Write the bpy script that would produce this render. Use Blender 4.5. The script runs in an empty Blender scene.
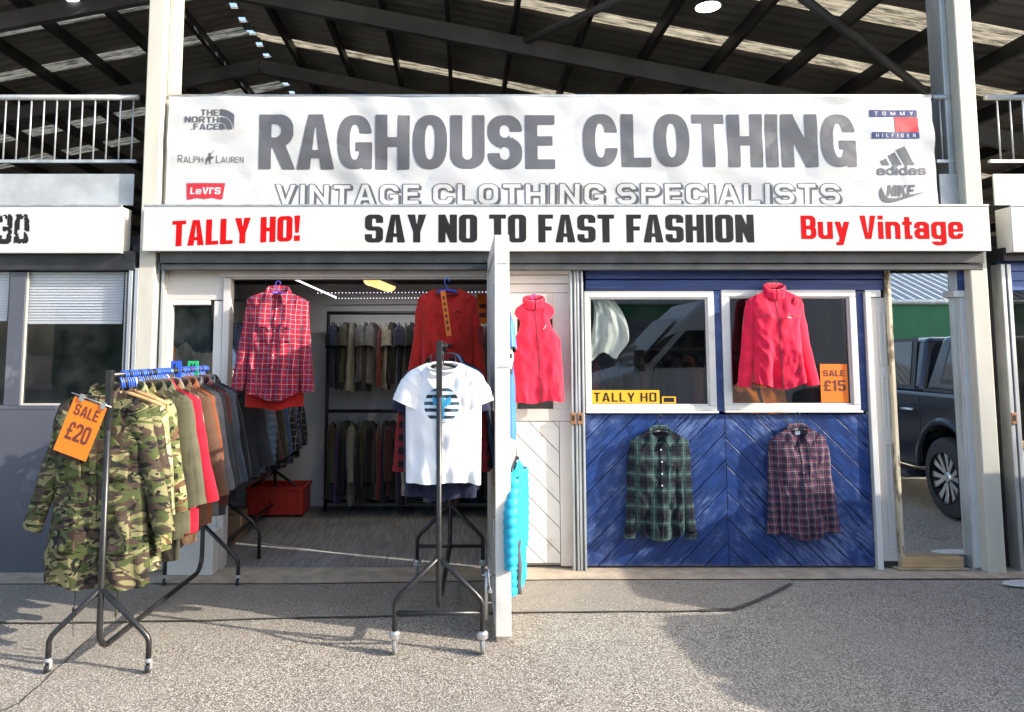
import bpy, bmesh, math, random
import numpy as np
from mathutils import Vector, Matrix, noise

rnd = random.Random(11)
S = bpy.context.scene
COL = S.collection
PI = math.pi

# ------------------------------------------------------------------ camera geometry
PITCH = math.radians(5.17)
FPX, PCX, PCY, EYE = 740.0, 463.0, 281.0, 1.63
CP, SP = math.cos(PITCH), math.sin(PITCH)


def ray(x, y):
    a, b = (x - PCX) / FPX, -(y - PCY) / FPX
    return Vector((a, CP - b * SP, SP + b * CP))


def P(x, y, D):
    """point on the vertical plane Y = D seen at photo pixel x, y"""
    d = ray(x, y)
    t = D / d.y
    return Vector((d.x * t, D, EYE + d.z * t))


def G(x, y, z=0.0):
    """point on the horizontal plane Z = z seen at photo pixel x, y"""
    d = ray(x, y)
    t = (z - EYE) / d.z
    return Vector((d.x * t, d.y * t, z))


def rect(x0, y0, x1, y1, D):
    ym, xm = (y0 + y1) / 2, (x0 + x1) / 2
    return P(x0, ym, D).x, P(x1, ym, D).x, max(0.0, P(xm, y1, D).z), P(xm, y0, D).z


# ------------------------------------------------------------------ materials
def nd(nt, t, **kw):
    n = nt.nodes.new(t)
    for k, v in kw.items():
        if k.startswith('i_'):
            key = k[2:].replace('_', ' ')
            n.inputs[key].default_value = v
        else:
            setattr(n, k, v)
    return n


def newmat(name):
    m = bpy.data.materials.new(name)
    m.use_nodes = True
    nt = m.node_tree
    b = nt.nodes['Principled BSDF']
    return m, nt, b


def c4(c):
    return (c[0], c[1], c[2], 1.0)


def mathn(nt, op, a, b=None, c=None, clamp=False):
    n = nt.nodes.new('ShaderNodeMath')
    n.operation = op
    n.use_clamp = clamp
    for i, v in enumerate((a, b, c)):
        if v is None:
            continue
        if isinstance(v, (int, float)):
            n.inputs[i].default_value = v
        else:
            nt.links.new(v, n.inputs[i])
    return n.outputs[0]


def mixc(nt, fac, a, b, mode='MIX'):
    n = nt.nodes.new('ShaderNodeMix')
    n.data_type = 'RGBA'
    n.blend_type = mode
    n.clamp_factor = True
    for s, v in ((n.inputs[0], fac), (n.inputs[6], a), (n.inputs[7], b)):
        if isinstance(v, (int, float)):
            s.default_value = v
        elif isinstance(v, (tuple, list)):
            s.default_value = c4(v)
        else:
            nt.links.new(v, s)
    return n.outputs[2]


def coords(nt, kind='Object'):
    return nt.nodes.new('ShaderNodeTexCoord').outputs[kind]


def mapped(nt, vec, scale=(1, 1, 1), rot=(0, 0, 0), loc=(0, 0, 0)):
    n = nt.nodes.new('ShaderNodeMapping')
    n.inputs['Scale'].default_value = scale
    n.inputs['Rotation'].default_value = rot
    n.inputs['Location'].default_value = loc
    nt.links.new(vec, n.inputs['Vector'])
    return n.outputs[0]


def noisen(nt, vec, scale, detail=3, rough=.55, dist=0.0):
    n = nt.nodes.new('ShaderNodeTexNoise')
    n.inputs['Scale'].default_value = scale
    n.inputs['Detail'].default_value = detail
    n.inputs['Roughness'].default_value = rough
    n.inputs['Distortion'].default_value = dist
    nt.links.new(vec, n.inputs['Vector'])
    return n.outputs[0]


def ramp(nt, fac, stops, interp='LINEAR'):
    n = nt.nodes.new('ShaderNodeValToRGB')
    n.color_ramp.interpolation = interp
    e = n.color_ramp.elements
    while len(e) > 1:
        e.remove(e[-1])
    e[0].position = stops[0][0]
    e[0].color = c4(stops[0][1])
    for p, c in stops[1:]:
        x = e.new(p)
        x.color = c4(c)
    nt.links.new(fac, n.inputs[0])
    return n.outputs[0]


def smooth01(nt, v, lo, hi):
    n = nt.nodes.new('ShaderNodeMapRange')
    n.interpolation_type = 'SMOOTHSTEP'
    n.inputs['From Min'].default_value = lo
    n.inputs['From Max'].default_value = hi
    nt.links.new(v, n.inputs['Value'])
    return n.outputs[0]


def bumpit(nt, b, h, strength, dist=.01):
    n = nt.nodes.new('ShaderNodeBump')
    n.inputs['Strength'].default_value = strength
    n.inputs['Distance'].default_value = dist
    nt.links.new(h, n.inputs['Height'])
    nt.links.new(n.outputs[0], b.inputs['Normal'])


def M(name, col, rough=.6, metal=0.0, var=.14, vscale=5.0, bump=.15, bscale=90.0, spec=.5, dirt=None, dscale=2.5, dthr=(.55, .75), stretch=(1, 1, 1)):
    m, nt, b = newmat(name)
    v = mapped(nt, coords(nt), stretch)
    n1 = noisen(nt, v, vscale, 5)
    lo = tuple(max(0, c * (1 - var)) for c in col)
    hi = tuple(min(1, c * (1 + var)) for c in col)
    c = mixc(nt, smooth01(nt, n1, .3, .7), lo, hi)
    if dirt:
        n3 = noisen(nt, v, dscale, 8, .65)
        c = mixc(nt, smooth01(nt, n3, *dthr), c, dirt)
    nt.links.new(c, b.inputs['Base Color'])
    b.inputs['Roughness'].default_value = rough
    b.inputs['Metallic'].default_value = metal
    b.inputs['Specular IOR Level'].default_value = spec
    if bump:
        bumpit(nt, b, noisen(nt, v, bscale, 3), bump, .003)
    return m


def fabric(name, col, var=.18, weave=.25, rough=.9, sheen=.15, vscale=14):
    m, nt, b = newmat(name)
    v = coords(nt)
    n1 = noisen(nt, v, vscale, 4)
    c = mixc(nt, smooth01(nt, n1, .25, .75), tuple(x * (1 - var) for x in col), tuple(min(1, x * (1 + var)) for x in col))
    nt.links.new(c, b.inputs['Base Color'])
    b.inputs['Roughness'].default_value = rough
    b.inputs['Specular IOR Level'].default_value = .2
    b.inputs['Sheen Weight'].default_value = sheen
    bumpit(nt, b, noisen(nt, v, 260, 2), weave, .002)
    return m


def plaid(name, base, bands, warp=.012, rough=.9):
    """bands: (axis, period, offset, width, colour, strength)"""
    m, nt, b = newmat(name)
    v = coords(nt)
    w = noisen(nt, v, 5, 2)
    sep = nt.nodes.new('ShaderNodeSeparateXYZ')
    nt.links.new(v, sep.inputs[0])
    wd = mathn(nt, 'MULTIPLY', mathn(nt, 'SUBTRACT', w, .5), warp)
    ax = {'x': mathn(nt, 'ADD', sep.outputs[0], wd), 'z': mathn(nt, 'ADD', sep.outputs[2], wd)}
    c = mixc(nt, smooth01(nt, noisen(nt, v, 20, 3), .3, .7), tuple(x * .85 for x in base), tuple(min(1, x * 1.12) for x in base))
    for a, per, off, wid, col, st in bands:
        t = mathn(nt, 'FRACT', mathn(nt, 'DIVIDE', mathn(nt, 'ADD', ax[a], off + 50 * per), per))
        d = mathn(nt, 'ABSOLUTE', mathn(nt, 'SUBTRACT', t, .5))
        k = mathn(nt, 'MULTIPLY', mathn(nt, 'LESS_THAN', d, wid / per / 2), st)
        c = mixc(nt, k, c, col)
    nt.links.new(c, b.inputs['Base Color'])
    b.inputs['Roughness'].default_value = rough
    b.inputs['Specular IOR Level'].default_value = .2
    bumpit(nt, b, noisen(nt, v, 300, 2), .2, .002)
    return m


def camo(name, cols, scale=6.0, stretch=(1, 1, 2.4), seed=0.0, thr=(.5, .54, .6), dist=1.4, rot=.5):
    m, nt, b = newmat(name)
    v = coords(nt)
    base, c1, c2, c3 = cols
    c = base
    for i, (col, t, s) in enumerate(((c1, thr[0], 1.0), (c2, thr[1], 1.15), (c3, thr[2], 1.9))):
        mv = mapped(nt, v, stretch, (0, rot + .35 * i, 0), (seed + i * 7.3, seed * .7 + i * 3.1, i * 5.7))
        n = noisen(nt, mv, scale * s, 1.5, .5, dist)
        c = mixc(nt, smooth01(nt, n, t - .006, t + .006), c, col)
    nt.links.new(c, b.inputs['Base Color'])
    b.inputs['Roughness'].default_value = .85
    b.inputs['Specular IOR Level'].default_value = .25
    bumpit(nt, b, noisen(nt, v, 220, 2), .2, .002)
    return m


def emit(name, col, st):
    m, nt, b = newmat(name)
    b.inputs['Base Color'].default_value = c4(col)
    b.inputs['Emission Color'].default_value = c4(col)
    b.inputs['Emission Strength'].default_value = st
    return m


def glass(name, tint=(.75, .8, .8), ior=1.75, dust=.02):
    m = bpy.data.materials.new(name)
    m.use_nodes = True
    nt = m.node_tree
    nt.nodes.clear()
    out = nt.nodes.new('ShaderNodeOutputMaterial')
    tr = nd(nt, 'ShaderNodeBsdfTransparent')
    tr.inputs[0].default_value = c4(tint)
    gl = nd(nt, 'ShaderNodeBsdfGlossy')
    gl.inputs['Roughness'].default_value = .006
    # reflectance that is the same from both sides of the pane
    lw = nt.nodes.new('ShaderNodeLayerWeight')
    lw.inputs['Blend'].default_value = .5
    f0 = ((ior - 1) / (ior + 1)) ** 2
    frs = mathn(nt, 'ADD', mathn(nt, 'MULTIPLY', mathn(nt, 'POWER', lw.outputs['Facing'], 5.0), 1 - f0), f0)
    v = coords(nt)
    bp = nt.nodes.new('ShaderNodeBump')
    bp.inputs['Strength'].default_value = .006
    bp.inputs['Distance'].default_value = .01
    nt.links.new(noisen(nt, v, 2.2, 2), bp.inputs['Height'])
    nt.links.new(bp.outputs[0], gl.inputs['Normal'])
    mx = nt.nodes.new('ShaderNodeMixShader')
    nt.links.new(frs, mx.inputs[0])
    nt.links.new(tr.outputs[0], mx.inputs[1])
    nt.links.new(gl.outputs[0], mx.inputs[2])
    df = nd(nt, 'ShaderNodeBsdfDiffuse')
    df.inputs[0].default_value = (.6, .58, .54, 1)
    mx2 = nt.nodes.new('ShaderNodeMixShader')
    nt.links.new(mathn(nt, 'MULTIPLY', smooth01(nt, noisen(nt, v, 6, 6), .3, .8), dust * 2), mx2.inputs[0])
    nt.links.new(mx.outputs[0], mx2.inputs[1])
    nt.links.new(df.outputs[0], mx2.inputs[2])
    nt.links.new(mx2.outputs[0], out.inputs[0])
    return m


# ------------------------------------------------------------------ objects
ORG = {}


def thing(name, label=None, cat=None, loc=(0, 0, 0), rotz=0.0, group=None, parent=None, kind=None):
    o = bpy.data.objects.new(name, None)
    o.empty_display_size = .1
    COL.objects.link(o)
    o.location = loc
    o.rotation_euler = (0, 0, rotz)
    ORG[o] = Vector(loc)
    return tag(o, label, cat, group, kind)


def tag(o, label=None, cat=None, group=None, kind=None):
    if label:
        o['label'] = label
    if cat:
        o['category'] = cat
    if group:
        o['group'] = group
    if kind:
        o['kind'] = kind
    return o


def link(name, me, mats, parent=None):
    o = bpy.data.objects.new(name, me)
    COL.objects.link(o)
    for m in (mats if isinstance(mats, (list, tuple)) else [mats]):
        if m is not None and m.name not in [x.name for x in me.materials if x]:
            me.materials.append(m)
    if parent is not None:
        o.parent = parent
    return o


class MB:
    def __init__(self):
        self.v, self.f, self.mi, self.sm = [], [], [], []
        self.cur, self.smooth = 0, False

    def add(self, vs, fs):
        n = len(self.v)
        self.v += [tuple(v) for v in vs]
        for f in fs:
            self.f.append([i + n for i in f])
            self.mi.append(self.cur)
            self.sm.append(self.smooth)
        return self

    def box(self, x0, x1, y0, y1, z0, z1):
        v = [(x0, y0, z0), (x1, y0, z0), (x1, y1, z0), (x0, y1, z0), (x0, y0, z1), (x1, y0, z1), (x1, y1, z1), (x0, y1, z1)]
        return self.add(v, [(0, 3, 2, 1), (4, 5, 6, 7), (0, 1, 5, 4), (1, 2, 6, 5), (2, 3, 7, 6), (3, 0, 4, 7)])

    def pbox(self, x0, y0, x1, y1, D0, D1):
        a, b, c, d = rect(x0, y0, x1, y1, D0)
        return self.box(a, b, D0, D1, c, d)

    def frame(self, x0, x1, z0, z1, y0, y1, t, tb=None):
        tb = tb or t
        self.box(x0, x0 + t, y0, y1, z0 + tb, z1 - t)
        self.box(x1 - t, x1, y0, y1, z0 + tb, z1 - t)
        self.box(x0, x1, y0 + .001, y1, z1 - t, z1)
        return self.box(x0, x1, y0 + .001, y1, z0, z0 + tb)

    def obox(self, M4, sx, sy, sz):
        v = [M4 @ Vector((a * sx / 2, b * sy / 2, c * sz / 2)) for c in (-1, 1) for a, b in ((-1, -1), (1, -1), (1, 1), (-1, 1))]
        return self.add(v, [(0, 3, 2, 1), (4, 5, 6, 7), (0, 1, 5, 4), (1, 2, 6, 5), (2, 3, 7, 6), (3, 0, 4, 7)])

    def beam(self, a, b, w, h):
        a, b = Vector(a), Vector(b)
        d = (b - a)
        L = d.length
        d.normalize()
        up = Vector((0, 0, 1)) if abs(d.z) < .95 else Vector((0, 1, 0))
        s = d.cross(up).normalized()
        u = s.cross(d)
        m = Matrix((s, d, u)).transposed().to_4x4()
        m.translation = (a + b) / 2
        return self.obox(m, w, L, h)

    def tube(self, pts, r, n=10, caps=True, closed=False):
        pts = [Vector(p) for p in pts]
        k = len(pts)
        rs = r if isinstance(r, (list, tuple)) else [r] * k
        t0 = (pts[1] - pts[0]).normalized()
        nn = t0.orthogonal().normalized()
        vs = []
        for i, p in enumerate(pts):
            if closed:
                t = (pts[(i + 1) % k] - pts[i - 1]).normalized()
            else:
                t = (pts[min(i + 1, k - 1)] - pts[max(i - 1, 0)]).normalized()
            nn = (nn - t * nn.dot(t)).normalized()
            bb = t.cross(nn)
            for j in range(n):
                a = 2 * PI * j / n
                vs.append(p + (nn * math.cos(a) + bb * math.sin(a)) * rs[i])
        fs = []
        for i in range(k if closed else k - 1):
            i2 = (i + 1) % k
            for j in range(n):
                fs.append((i * n + j, i * n + (j + 1) % n, i2 * n + (j + 1) % n, i2 * n + j))
        if caps and not closed:
            fs.append(tuple(range(n))[::-1])
            fs.append(tuple((k - 1) * n + j for j in range(n)))
        sm = self.smooth
        self.smooth = True
        self.add(vs, fs)
        self.smooth = sm
        return self

    def lathe(self, prof, c, axis='z', n=24, caps=True):
        """prof: (radius, height) pairs"""
        c = Vector(c)
        vs, fs = [], []
        for r, h in prof:
            for j in range(n):
                a = 2 * PI * j / n
                q = (r * math.cos(a), r * math.sin(a), h)
                if axis == 'x':
                    q = (q[2], q[0], q[1])
                elif axis == 'y':
                    q = (q[0], q[2], q[1])
                vs.append(c + Vector(q))
        k = len(prof)
        for i in range(k - 1):
            for j in range(n):
                fs.append((i * n + j, i * n + (j + 1) % n, (i + 1) * n + (j + 1) % n, (i + 1) * n + j))
        if caps:
            fs.append(tuple(range(n))[::-1])
            fs.append(tuple((k - 1) * n + j for j in range(n)))
        return self.add(vs, fs)

    def prism(self, poly, a0, a1, axis='y'):
        """poly: 2D points, extruded along an axis between a0 and a1"""
        n = len(poly)

        def q(p, a):
            return {'y': (p[0], a, p[1]), 'x': (a, p[0], p[1]), 'z': (p[0], p[1], a)}[axis]
        vs = [q(p, a0) for p in poly] + [q(p, a1) for p in poly]
        fs = [tuple(range(n)), tuple(range(2 * n - 1, n - 1, -1))]
        fs += [(i, i + n, (i + 1) % n + n, (i + 1) % n) for i in range(n)]
        return self.add(vs, fs)

    def grid(self, rows):
        """rows of points, joined into quads"""
        nr, nc = len(rows), len(rows[0])
        vs = [p for r in rows for p in r]
        fs = [(i * nc + j, i * nc + j + 1, (i + 1) * nc + j + 1, (i + 1) * nc + j) for i in range(nr - 1) for j in range(nc - 1)]
        sm = self.smooth
        self.smooth = True
        self.add(vs, fs)
        self.smooth = sm
        return self

    def build(self, name, mats, parent=None, world=False, bevel=0.0, weld=0.0, thick=0.0, seg=2):
        off = Vector((0, 0, 0))
        if world and parent is not None:
            q = parent
            while q is not None:
                off += ORG.get(q, Vector((0, 0, 0)))
                q = q.parent
        me = bpy.data.meshes.new(name)
        me.from_pydata([tuple(Vector(v) - off) for v in self.v], [], self.f)
        me.polygons.foreach_set('material_index', self.mi)
        me.polygons.foreach_set('use_smooth', self.sm)
        bm = bmesh.new()
        bm.from_mesh(me)
        if weld:
            bmesh.ops.remove_doubles(bm, verts=bm.verts, dist=weld)
        bmesh.ops.recalc_face_normals(bm, faces=bm.faces)
        bm.to_mesh(me)
        bm.free()
        o = link(name, me, mats, parent)
        if thick:
            s = o.modifiers.new('solid', 'SOLIDIFY')
            s.thickness = thick
        if bevel:
            bv = o.modifiers.new('bevel', 'BEVEL')
            bv.width = bevel
            bv.segments = seg
            bv.limit_method = 'ANGLE'
            bv.angle_limit = .6
        return o


def copy_tree(o, parent=None):
    c = o.copy()
    COL.objects.link(c)
    if parent is not None:
        c.parent = parent
    for ch in list(o.children):
        copy_tree(ch, c)
    return c


def single(mb, name, mats, label=None, cat=None, loc=None, group=None, kind=None, local=False, **kw):
    """a thing that is one mesh, its origin at loc"""
    if loc is not None and not local:
        mb.v = [tuple(Vector(v) - Vector(loc)) for v in mb.v]
    o = mb.build(name, mats, None, **kw)
    if loc is not None:
        o.location = loc
    return tag(o, label, cat, group, kind)


# ------------------------------------------------------------------ lettering (signed-distance glyphs)
def sd_box(X, Y, x0, y0, x1, y1, r=0.0):
    cx, cy, hx, hy = (x0 + x1) / 2, (y0 + y1) / 2, (x1 - x0) / 2 - r, (y1 - y0) / 2 - r
    dx, dy = np.abs(X - cx) - hx, np.abs(Y - cy) - hy
    return np.hypot(np.maximum(dx, 0), np.maximum(dy, 0)) + np.minimum(np.maximum(dx, dy), 0) - r


def sd_poly(X, Y, pts):
    d = np.full(X.shape, 1e9)
    inside = np.zeros(X.shape, bool)
    n = len(pts)
    for i in range(n):
        ax, ay = pts[i]
        bx, by = pts[(i + 1) % n]
        ex, ey = bx - ax, by - ay
        t = np.clip(((X - ax) * ex + (Y - ay) * ey) / (ex * ex + ey * ey + 1e-12), 0, 1)
        d = np.minimum(d, np.hypot(X - ax - t * ex, Y - ay - t * ey))
        c = ((ay > Y) != (by > Y)) & (X < (bx - ax) * (Y - ay) / (by - ay + 1e-12) + ax)
        inside ^= c
    return np.where(inside, -d, d)


def sd_circle(X, Y, x, y, r):
    return np.hypot(X - x, Y - y) - r


def U(*a):
    r = a[0]
    for b in a[1:]:
        r = np.minimum(r, b)
    return r


def I(*a):
    r = a[0]
    for b in a[1:]:
        r = np.maximum(r, b)
    return r


def Dm(a, b):
    return np.maximum(a, -b)


WID = dict(I=.0, i=.0, M=1.25, N=1.02, L=.84, E=.86, F=.82, T=.92, H=1.0, A=1.1, V=1.08, Y=1.05, W=1.4, t=.66, f=.6)
WID.update({'!': 0, "'": 0, ' ': .55, '1': .62, '.': 0})


ELL = False


def glyph(ch, X, Y, w, sv, sh, R):
    b = lambda *q: sd_box(X, Y, *q)
    def ring(x0, y0, x1, y1, r=R):
        if ELL and x0 >= 0 and .9 < y1 - y0 < 1.1:
            a_, b_, n_ = (x1 - x0) / 2, (y1 - y0) / 2, 2.5
            se = lambda A, B: ((np.abs((X - (x0 + x1) / 2) / A) ** n_ + np.abs((Y - (y0 + y1) / 2) / B) ** n_) ** (1 / n_) - 1) * min(A, B)
            return Dm(se(a_, b_), se(a_ - sv, b_ - sh))
        return Dm(sd_box(X, Y, x0, y0, x1, y1, min(r, (x1 - x0) / 2, (y1 - y0) / 2)), sd_box(X, Y, x0 + sv, y0 + sh, x1 - sv, y1 - sh, max(.0, min(r - sv * .6, (x1 - x0) / 2 - sv, (y1 - y0) / 2 - sh))))
    m = .5
    if ch in 'I':
        return b(0, 0, sv, 1)
    if ch == '!':
        return U(sd_poly(X, Y, [(0, 1), (sv, 1), (sv * .8, .32), (sv * .2, .32)]), b(0, 0, sv, .22))
    if ch == "'":
        return b(0, .7, sv * .9, 1)
    if ch == '.':
        return b(0, 0, sv * .9, sh * .9)
    if ch in 'O0':
        return ring(0, 0, w, 1)
    if ch in 'CG':
        g = Dm(ring(0, 0, w, 1), b(w * .5, .36 if ch == 'C' else .5, w + .1, .66))
        if ch == 'G':
            g = U(g, b(w * .52, .5 - sh * .95, w, .5), b(w - sv * .75, 0, w, .5))
        return g
    if ch == 'U':
        return I(ring(0, 0, w, 1.6), b(-1, -1, w + 1, 1))
    if ch in 'S':
        t = Dm(ring(0, m - sh / 2, w, 1), b(w - sv * 1.02, .3, w + .1, .7))
        l = Dm(ring(0, 0, w, m + sh / 2), b(-.1, .3, sv * 1.02, .62))
        return U(t, l, b(sv * .7, m - sh / 2, w - sv * .7, m + sh / 2))
    if ch == 'H':
        return U(b(0, 0, sv, 1), b(w - sv, 0, w, 1), b(0, m - sh / 2, w, m + sh / 2))
    if ch == 'E':
        return U(b(0, 0, sv, 1), b(0, 0, w, sh), b(0, 1 - sh, w, 1), b(0, m - sh / 2 + .02, w * .92, m + sh / 2 + .02))
    if ch == 'F':
        return U(b(0, 0, sv, 1), b(0, 1 - sh, w, 1), b(0, m - sh / 2, w * .9, m + sh / 2))
    if ch == 'L':
        return U(b(0, 0, sv, 1), b(0, 0, w, sh))
    if ch == 'T':
        return U(b(w / 2 - sv / 2, 0, w / 2 + sv / 2, 1), b(0, 1 - sh, w, 1))
    if ch == 'N':
        return U(b(0, 0, sv, 1), b(w - sv, 0, w, 1), sd_poly(X, Y, [(0, 1), (sv * .95, 1), (w, 0), (w - sv * .95, 0)]))
    if ch == 'M':
        k = sv * .82
        return U(b(0, 0, k, 1), b(w - k, 0, w, 1), sd_poly(X, Y, [(0, 1), (k * 1.2, 1), (w / 2 + k * .5, 0), (w / 2 - k * .5, 0)]), sd_poly(X, Y, [(w, 1), (w - k * 1.2, 1), (w / 2 - k * .5, 0), (w / 2 + k * .5, 0)]))
    if ch == 'A':
        k = sv * 1.05
        o = sd_poly(X, Y, [(0, 0), (w / 2 - k * .56, 1), (w / 2 + k * .56, 1), (w, 0), (w - k, 0), (w - k - (w / 2 - k) * .1, .0), (w / 2, 1 - sh * .9), (k + (w / 2 - k) * .1, 0), (k, 0)])
        return U(o, I(b(w * .2, .2, w * .8, .2 + sh * .85), sd_poly(X, Y, [(0, 0), (w / 2 - k * .5, 1), (w / 2 + k * .5, 1), (w, 0)])))
    if ch in 'Vv':
        h = 1 if ch == 'V' else .72
        k = sv * 1.05
        return sd_poly(X, Y, [(0, h), (k, h), (w / 2, sh * 1.1), (w - k, h), (w, h), (w / 2 + k * .55, 0), (w / 2 - k * .55, 0)])
    if ch == 'Y':
        k = sv * 1.1
        return U(b(w / 2 - sv / 2, 0, w / 2 + sv / 2, .5), sd_poly(X, Y, [(0, 1), (k, 1), (w / 2, .6), (w - k, 1), (w, 1), (w / 2 + sv / 2, .38), (w / 2 - sv / 2, .38)]))
    if ch == 'K':
        return U(b(0, 0, sv, 1), sd_poly(X, Y, [(w * .98, 1), (w * .98 - sv * 1.1, 1), (sv * .5, .5), (sv * .5, .25)]), sd_poly(X, Y, [(w * 1.05, 0), (w * 1.05 - sv * 1.1, 0), (sv * 1.1, .52), (sv * 1.8, .68)]))
    if ch in 'RPB':
        top = I(ring(-w * .4, m - sh * .55, w, 1, R), b(0, -1, w + 1, 2))
        g = U(b(0, 0, sv, 1), top)
        if ch == 'R':
            g = U(g, sd_poly(X, Y, [(w * .5, .5), (w * .55 + sv * .5, .5), (w * 1.05, 0), (w * 1.05 - sv * 1.05, 0), (w * .36, .44)]))
        if ch == 'B':
            g = U(g, I(ring(-w * .4, 0, w * 1.03, m + sh * .45, R), b(0, -1, w + 1, 2)))
        return g
    if ch == 'D':
        return U(b(0, 0, sv, 1), I(ring(-w * .5, 0, w, 1, R), b(0, -1, w + 1, 2)))
    if ch == '3':
        t = Dm(ring(0, m - sh / 2, w, 1), b(-.1, m - .1, sv * 1.02, .72))
        l = Dm(ring(0, 0, w, m + sh / 2), b(-.1, .3, sv * 1.02, m + .1))
        return Dm(U(t, l), b(-.1, m - sh / 2, w * .35, m + sh / 2))
    if ch == '2':
        t = Dm(ring(0, .38, w, 1), b(-.1, .3, w * .55, .7))
        return U(Dm(t, b(-.1, .3, w - sv * .8, .52)), sd_poly(X, Y, [(0, 0), (0, sh), (w - sv * 1.1, .6), (w, .6), (sv * 1.2, sh * .4)]), b(0, 0, w, sh))
    if ch == '5':
        l = Dm(ring(0, 0, w, .64), b(-.1, .28, sv * 1.02, .5))
        return U(Dm(l, b(-.1, .3, sv * .9, .46)), b(0, .46, sv, 1), b(0, 1 - sh, w * .95, 1))
    if ch == '1':
        return U(b(w / 2 - sv / 2 + .05, 0, w / 2 + sv / 2 + .05, 1), sd_poly(X, Y, [(0, .7), (0, .84), (w / 2, 1), (w / 2, .8)]))
    if ch == '£':
        t = Dm(ring(w * .15, .4, w, 1), b(w * .5, .2, w + .1, .7))
        return U(Dm(t, b(w * .15 + sv, .2, w + .2, .56)), b(w * .15, 0, w * .15 + sv, .6), b(0, 0, w, sh), b(0, .42, w * .8, .42 + sh * .8))
    # lower case, x-height .74
    xh = .74
    if ch == 'i':
        return U(b(0, 0, sv, xh), b(0, .83, sv, 1))
    if ch == 'n':
        return U(b(0, 0, sv, xh), I(ring(0, -.6, w, xh), b(-1, 0, w + 1, 2)))
    if ch == 'u':
        return U(b(w - sv, 0, w, xh), I(ring(0, 0, w, 1.4), b(-1, -1, w + 1, xh)))
    if ch == 't':
        return U(b(w * .22, 0, w * .22 + sv, .94), b(0, xh - sh * .9, w, xh), b(w * .22, 0, w, sh))
    if ch == 'e':
        return Dm(U(ring(0, 0, w, xh), b(sv * .5, xh / 2 - sh * .4, w * .98, xh / 2 + sh * .35)), b(w * .62, .24, w + .1, xh / 2 - sh * .4))
    if ch == 'a':
        return U(b(w - sv, 0, w, xh * .85), ring(0, 0, w, .46), Dm(I(ring(0, 0, w, xh), b(-1, xh - sh * 1.8, w + 1, 2)), b(-1, -1, -.9, -.9)))
    if ch == 'd':
        return U(b(w - sv, 0, w, 1), ring(0, 0, w, xh))
    if ch == 'g':
        return U(b(w - sv, -.2, w, xh), ring(0, 0, w, xh), Dm(ring(0, -.27, w, .3), b(-1, -.1, w - sv, 1)))
    if ch == 'y':
        k = sv * 1.05
        return U(sd_poly(X, Y, [(0, xh), (k, xh), (w / 2 + k * .3, .1), (w / 2 - k * .5, 0)]), sd_poly(X, Y, [(w, xh), (w - k, xh), (w / 2 - k * .9, -.26), (w / 2 + k * .1, -.26)]), b(w * .06, -.26, w / 2, -.26 + sh * .85))
    if ch == 's':
        t = Dm(ring(0, xh / 2 - sh / 2, w, xh), b(w - sv * 1.02, .2, w + .1, xh * .68))
        l = Dm(ring(0, 0, w, xh / 2 + sh / 2), b(-.1, xh * .32, sv * 1.02, xh * .6))
        return U(t, l)
    return b(0, 0, w, 1)


def march(F, xs, ys, merge=True):
    """filled polygons of F < 0 on a grid"""
    V, FA, idx = [], [], {}

    def vid(key, p):
        if key not in idx:
            idx[key] = len(V)
            V.append(p)
        return idx[key]
    ny, nx = F.shape
    neg = F < 0
    for j in range(ny - 1):
        i = 0
        while i < nx - 1:
            c = (neg[j, i], neg[j, i + 1], neg[j + 1, i + 1], neg[j + 1, i])
            if not any(c):
                i += 1
                continue
            if all(c):
                i2 = i + 1
                while merge and i2 < nx - 1 and neg[j, i2 + 1] and neg[j + 1, i2 + 1] and neg[j, i2]:
                    i2 += 1
                FA.append([vid(('p', i, j), (xs[i], ys[j])), vid(('p', i2, j), (xs[i2], ys[j])), vid(('p', i2, j + 1), (xs[i2], ys[j + 1])), vid(('p', i, j + 1), (xs[i], ys[j + 1]))])
                i = i2
                continue
            pts = ((i, j), (i + 1, j), (i + 1, j + 1), (i, j + 1))
            poly = []
            for k in range(4):
                a, b = pts[k], pts[(k + 1) % 4]
                fa, fb = F[a[1], a[0]], F[b[1], b[0]]
                if fa < 0:
                    poly.append(vid(('p',) + a, (xs[a[0]], ys[a[1]])))
                if (fa < 0) != (fb < 0):
                    t = fa / (fa - fb)
                    key = ('e',) + (a + b if a < b else b + a)
                    poly.append(vid(key, (xs[a[0]] + t * (xs[b[0]] - xs[a[0]]), ys[a[1]] + t * (ys[b[1]] - ys[a[1]]))))
            if len(poly) >= 3:
                FA.append(poly)
            i += 1
    return V, FA


def letters(text, w=.5, sv=.18, sh=.16, R=.22, gap=.07, grow=0.0, res=36, merge=True, rough=0.0):
    """flat text with cap height 1; returns verts, faces and its width"""
    V, FA, x = [], [], 0.0
    for ch in text:
        if ch == ' ':
            x += WID[' '] * w
            continue
        k = WID.get(ch, 1.0)
        gw = sv if k == 0 else w * k
        pad = .08 + max(0, grow)
        xs = np.arange(-pad, gw + pad + w * .1, 1 / res)
        ys = np.arange(-pad - (.3 if ch in 'gy' else 0), 1 + pad + 1 / res, 1 / res)
        X, Y = np.meshgrid(xs, ys)
        F = glyph(ch, X, Y, gw, sv, sh, R) - grow
        if rough:
            for jj in range(F.shape[0]):
                for ii in range(F.shape[1]):
                    F[jj, ii] += rough * max(0, noise.fractal(Vector((xs[ii] * 7 + x * 9, ys[jj] * 7, 3.3)), 1.0, 2.0, 4) - .05)
        v, f = march(F + 1e-6, xs, ys, merge)
        n = len(V)
        V += [(p[0] + x, p[1]) for p in v]
        FA += [[i + n for i in q] for q in f]
        x += gw + gap
    return V, FA, x - gap


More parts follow.
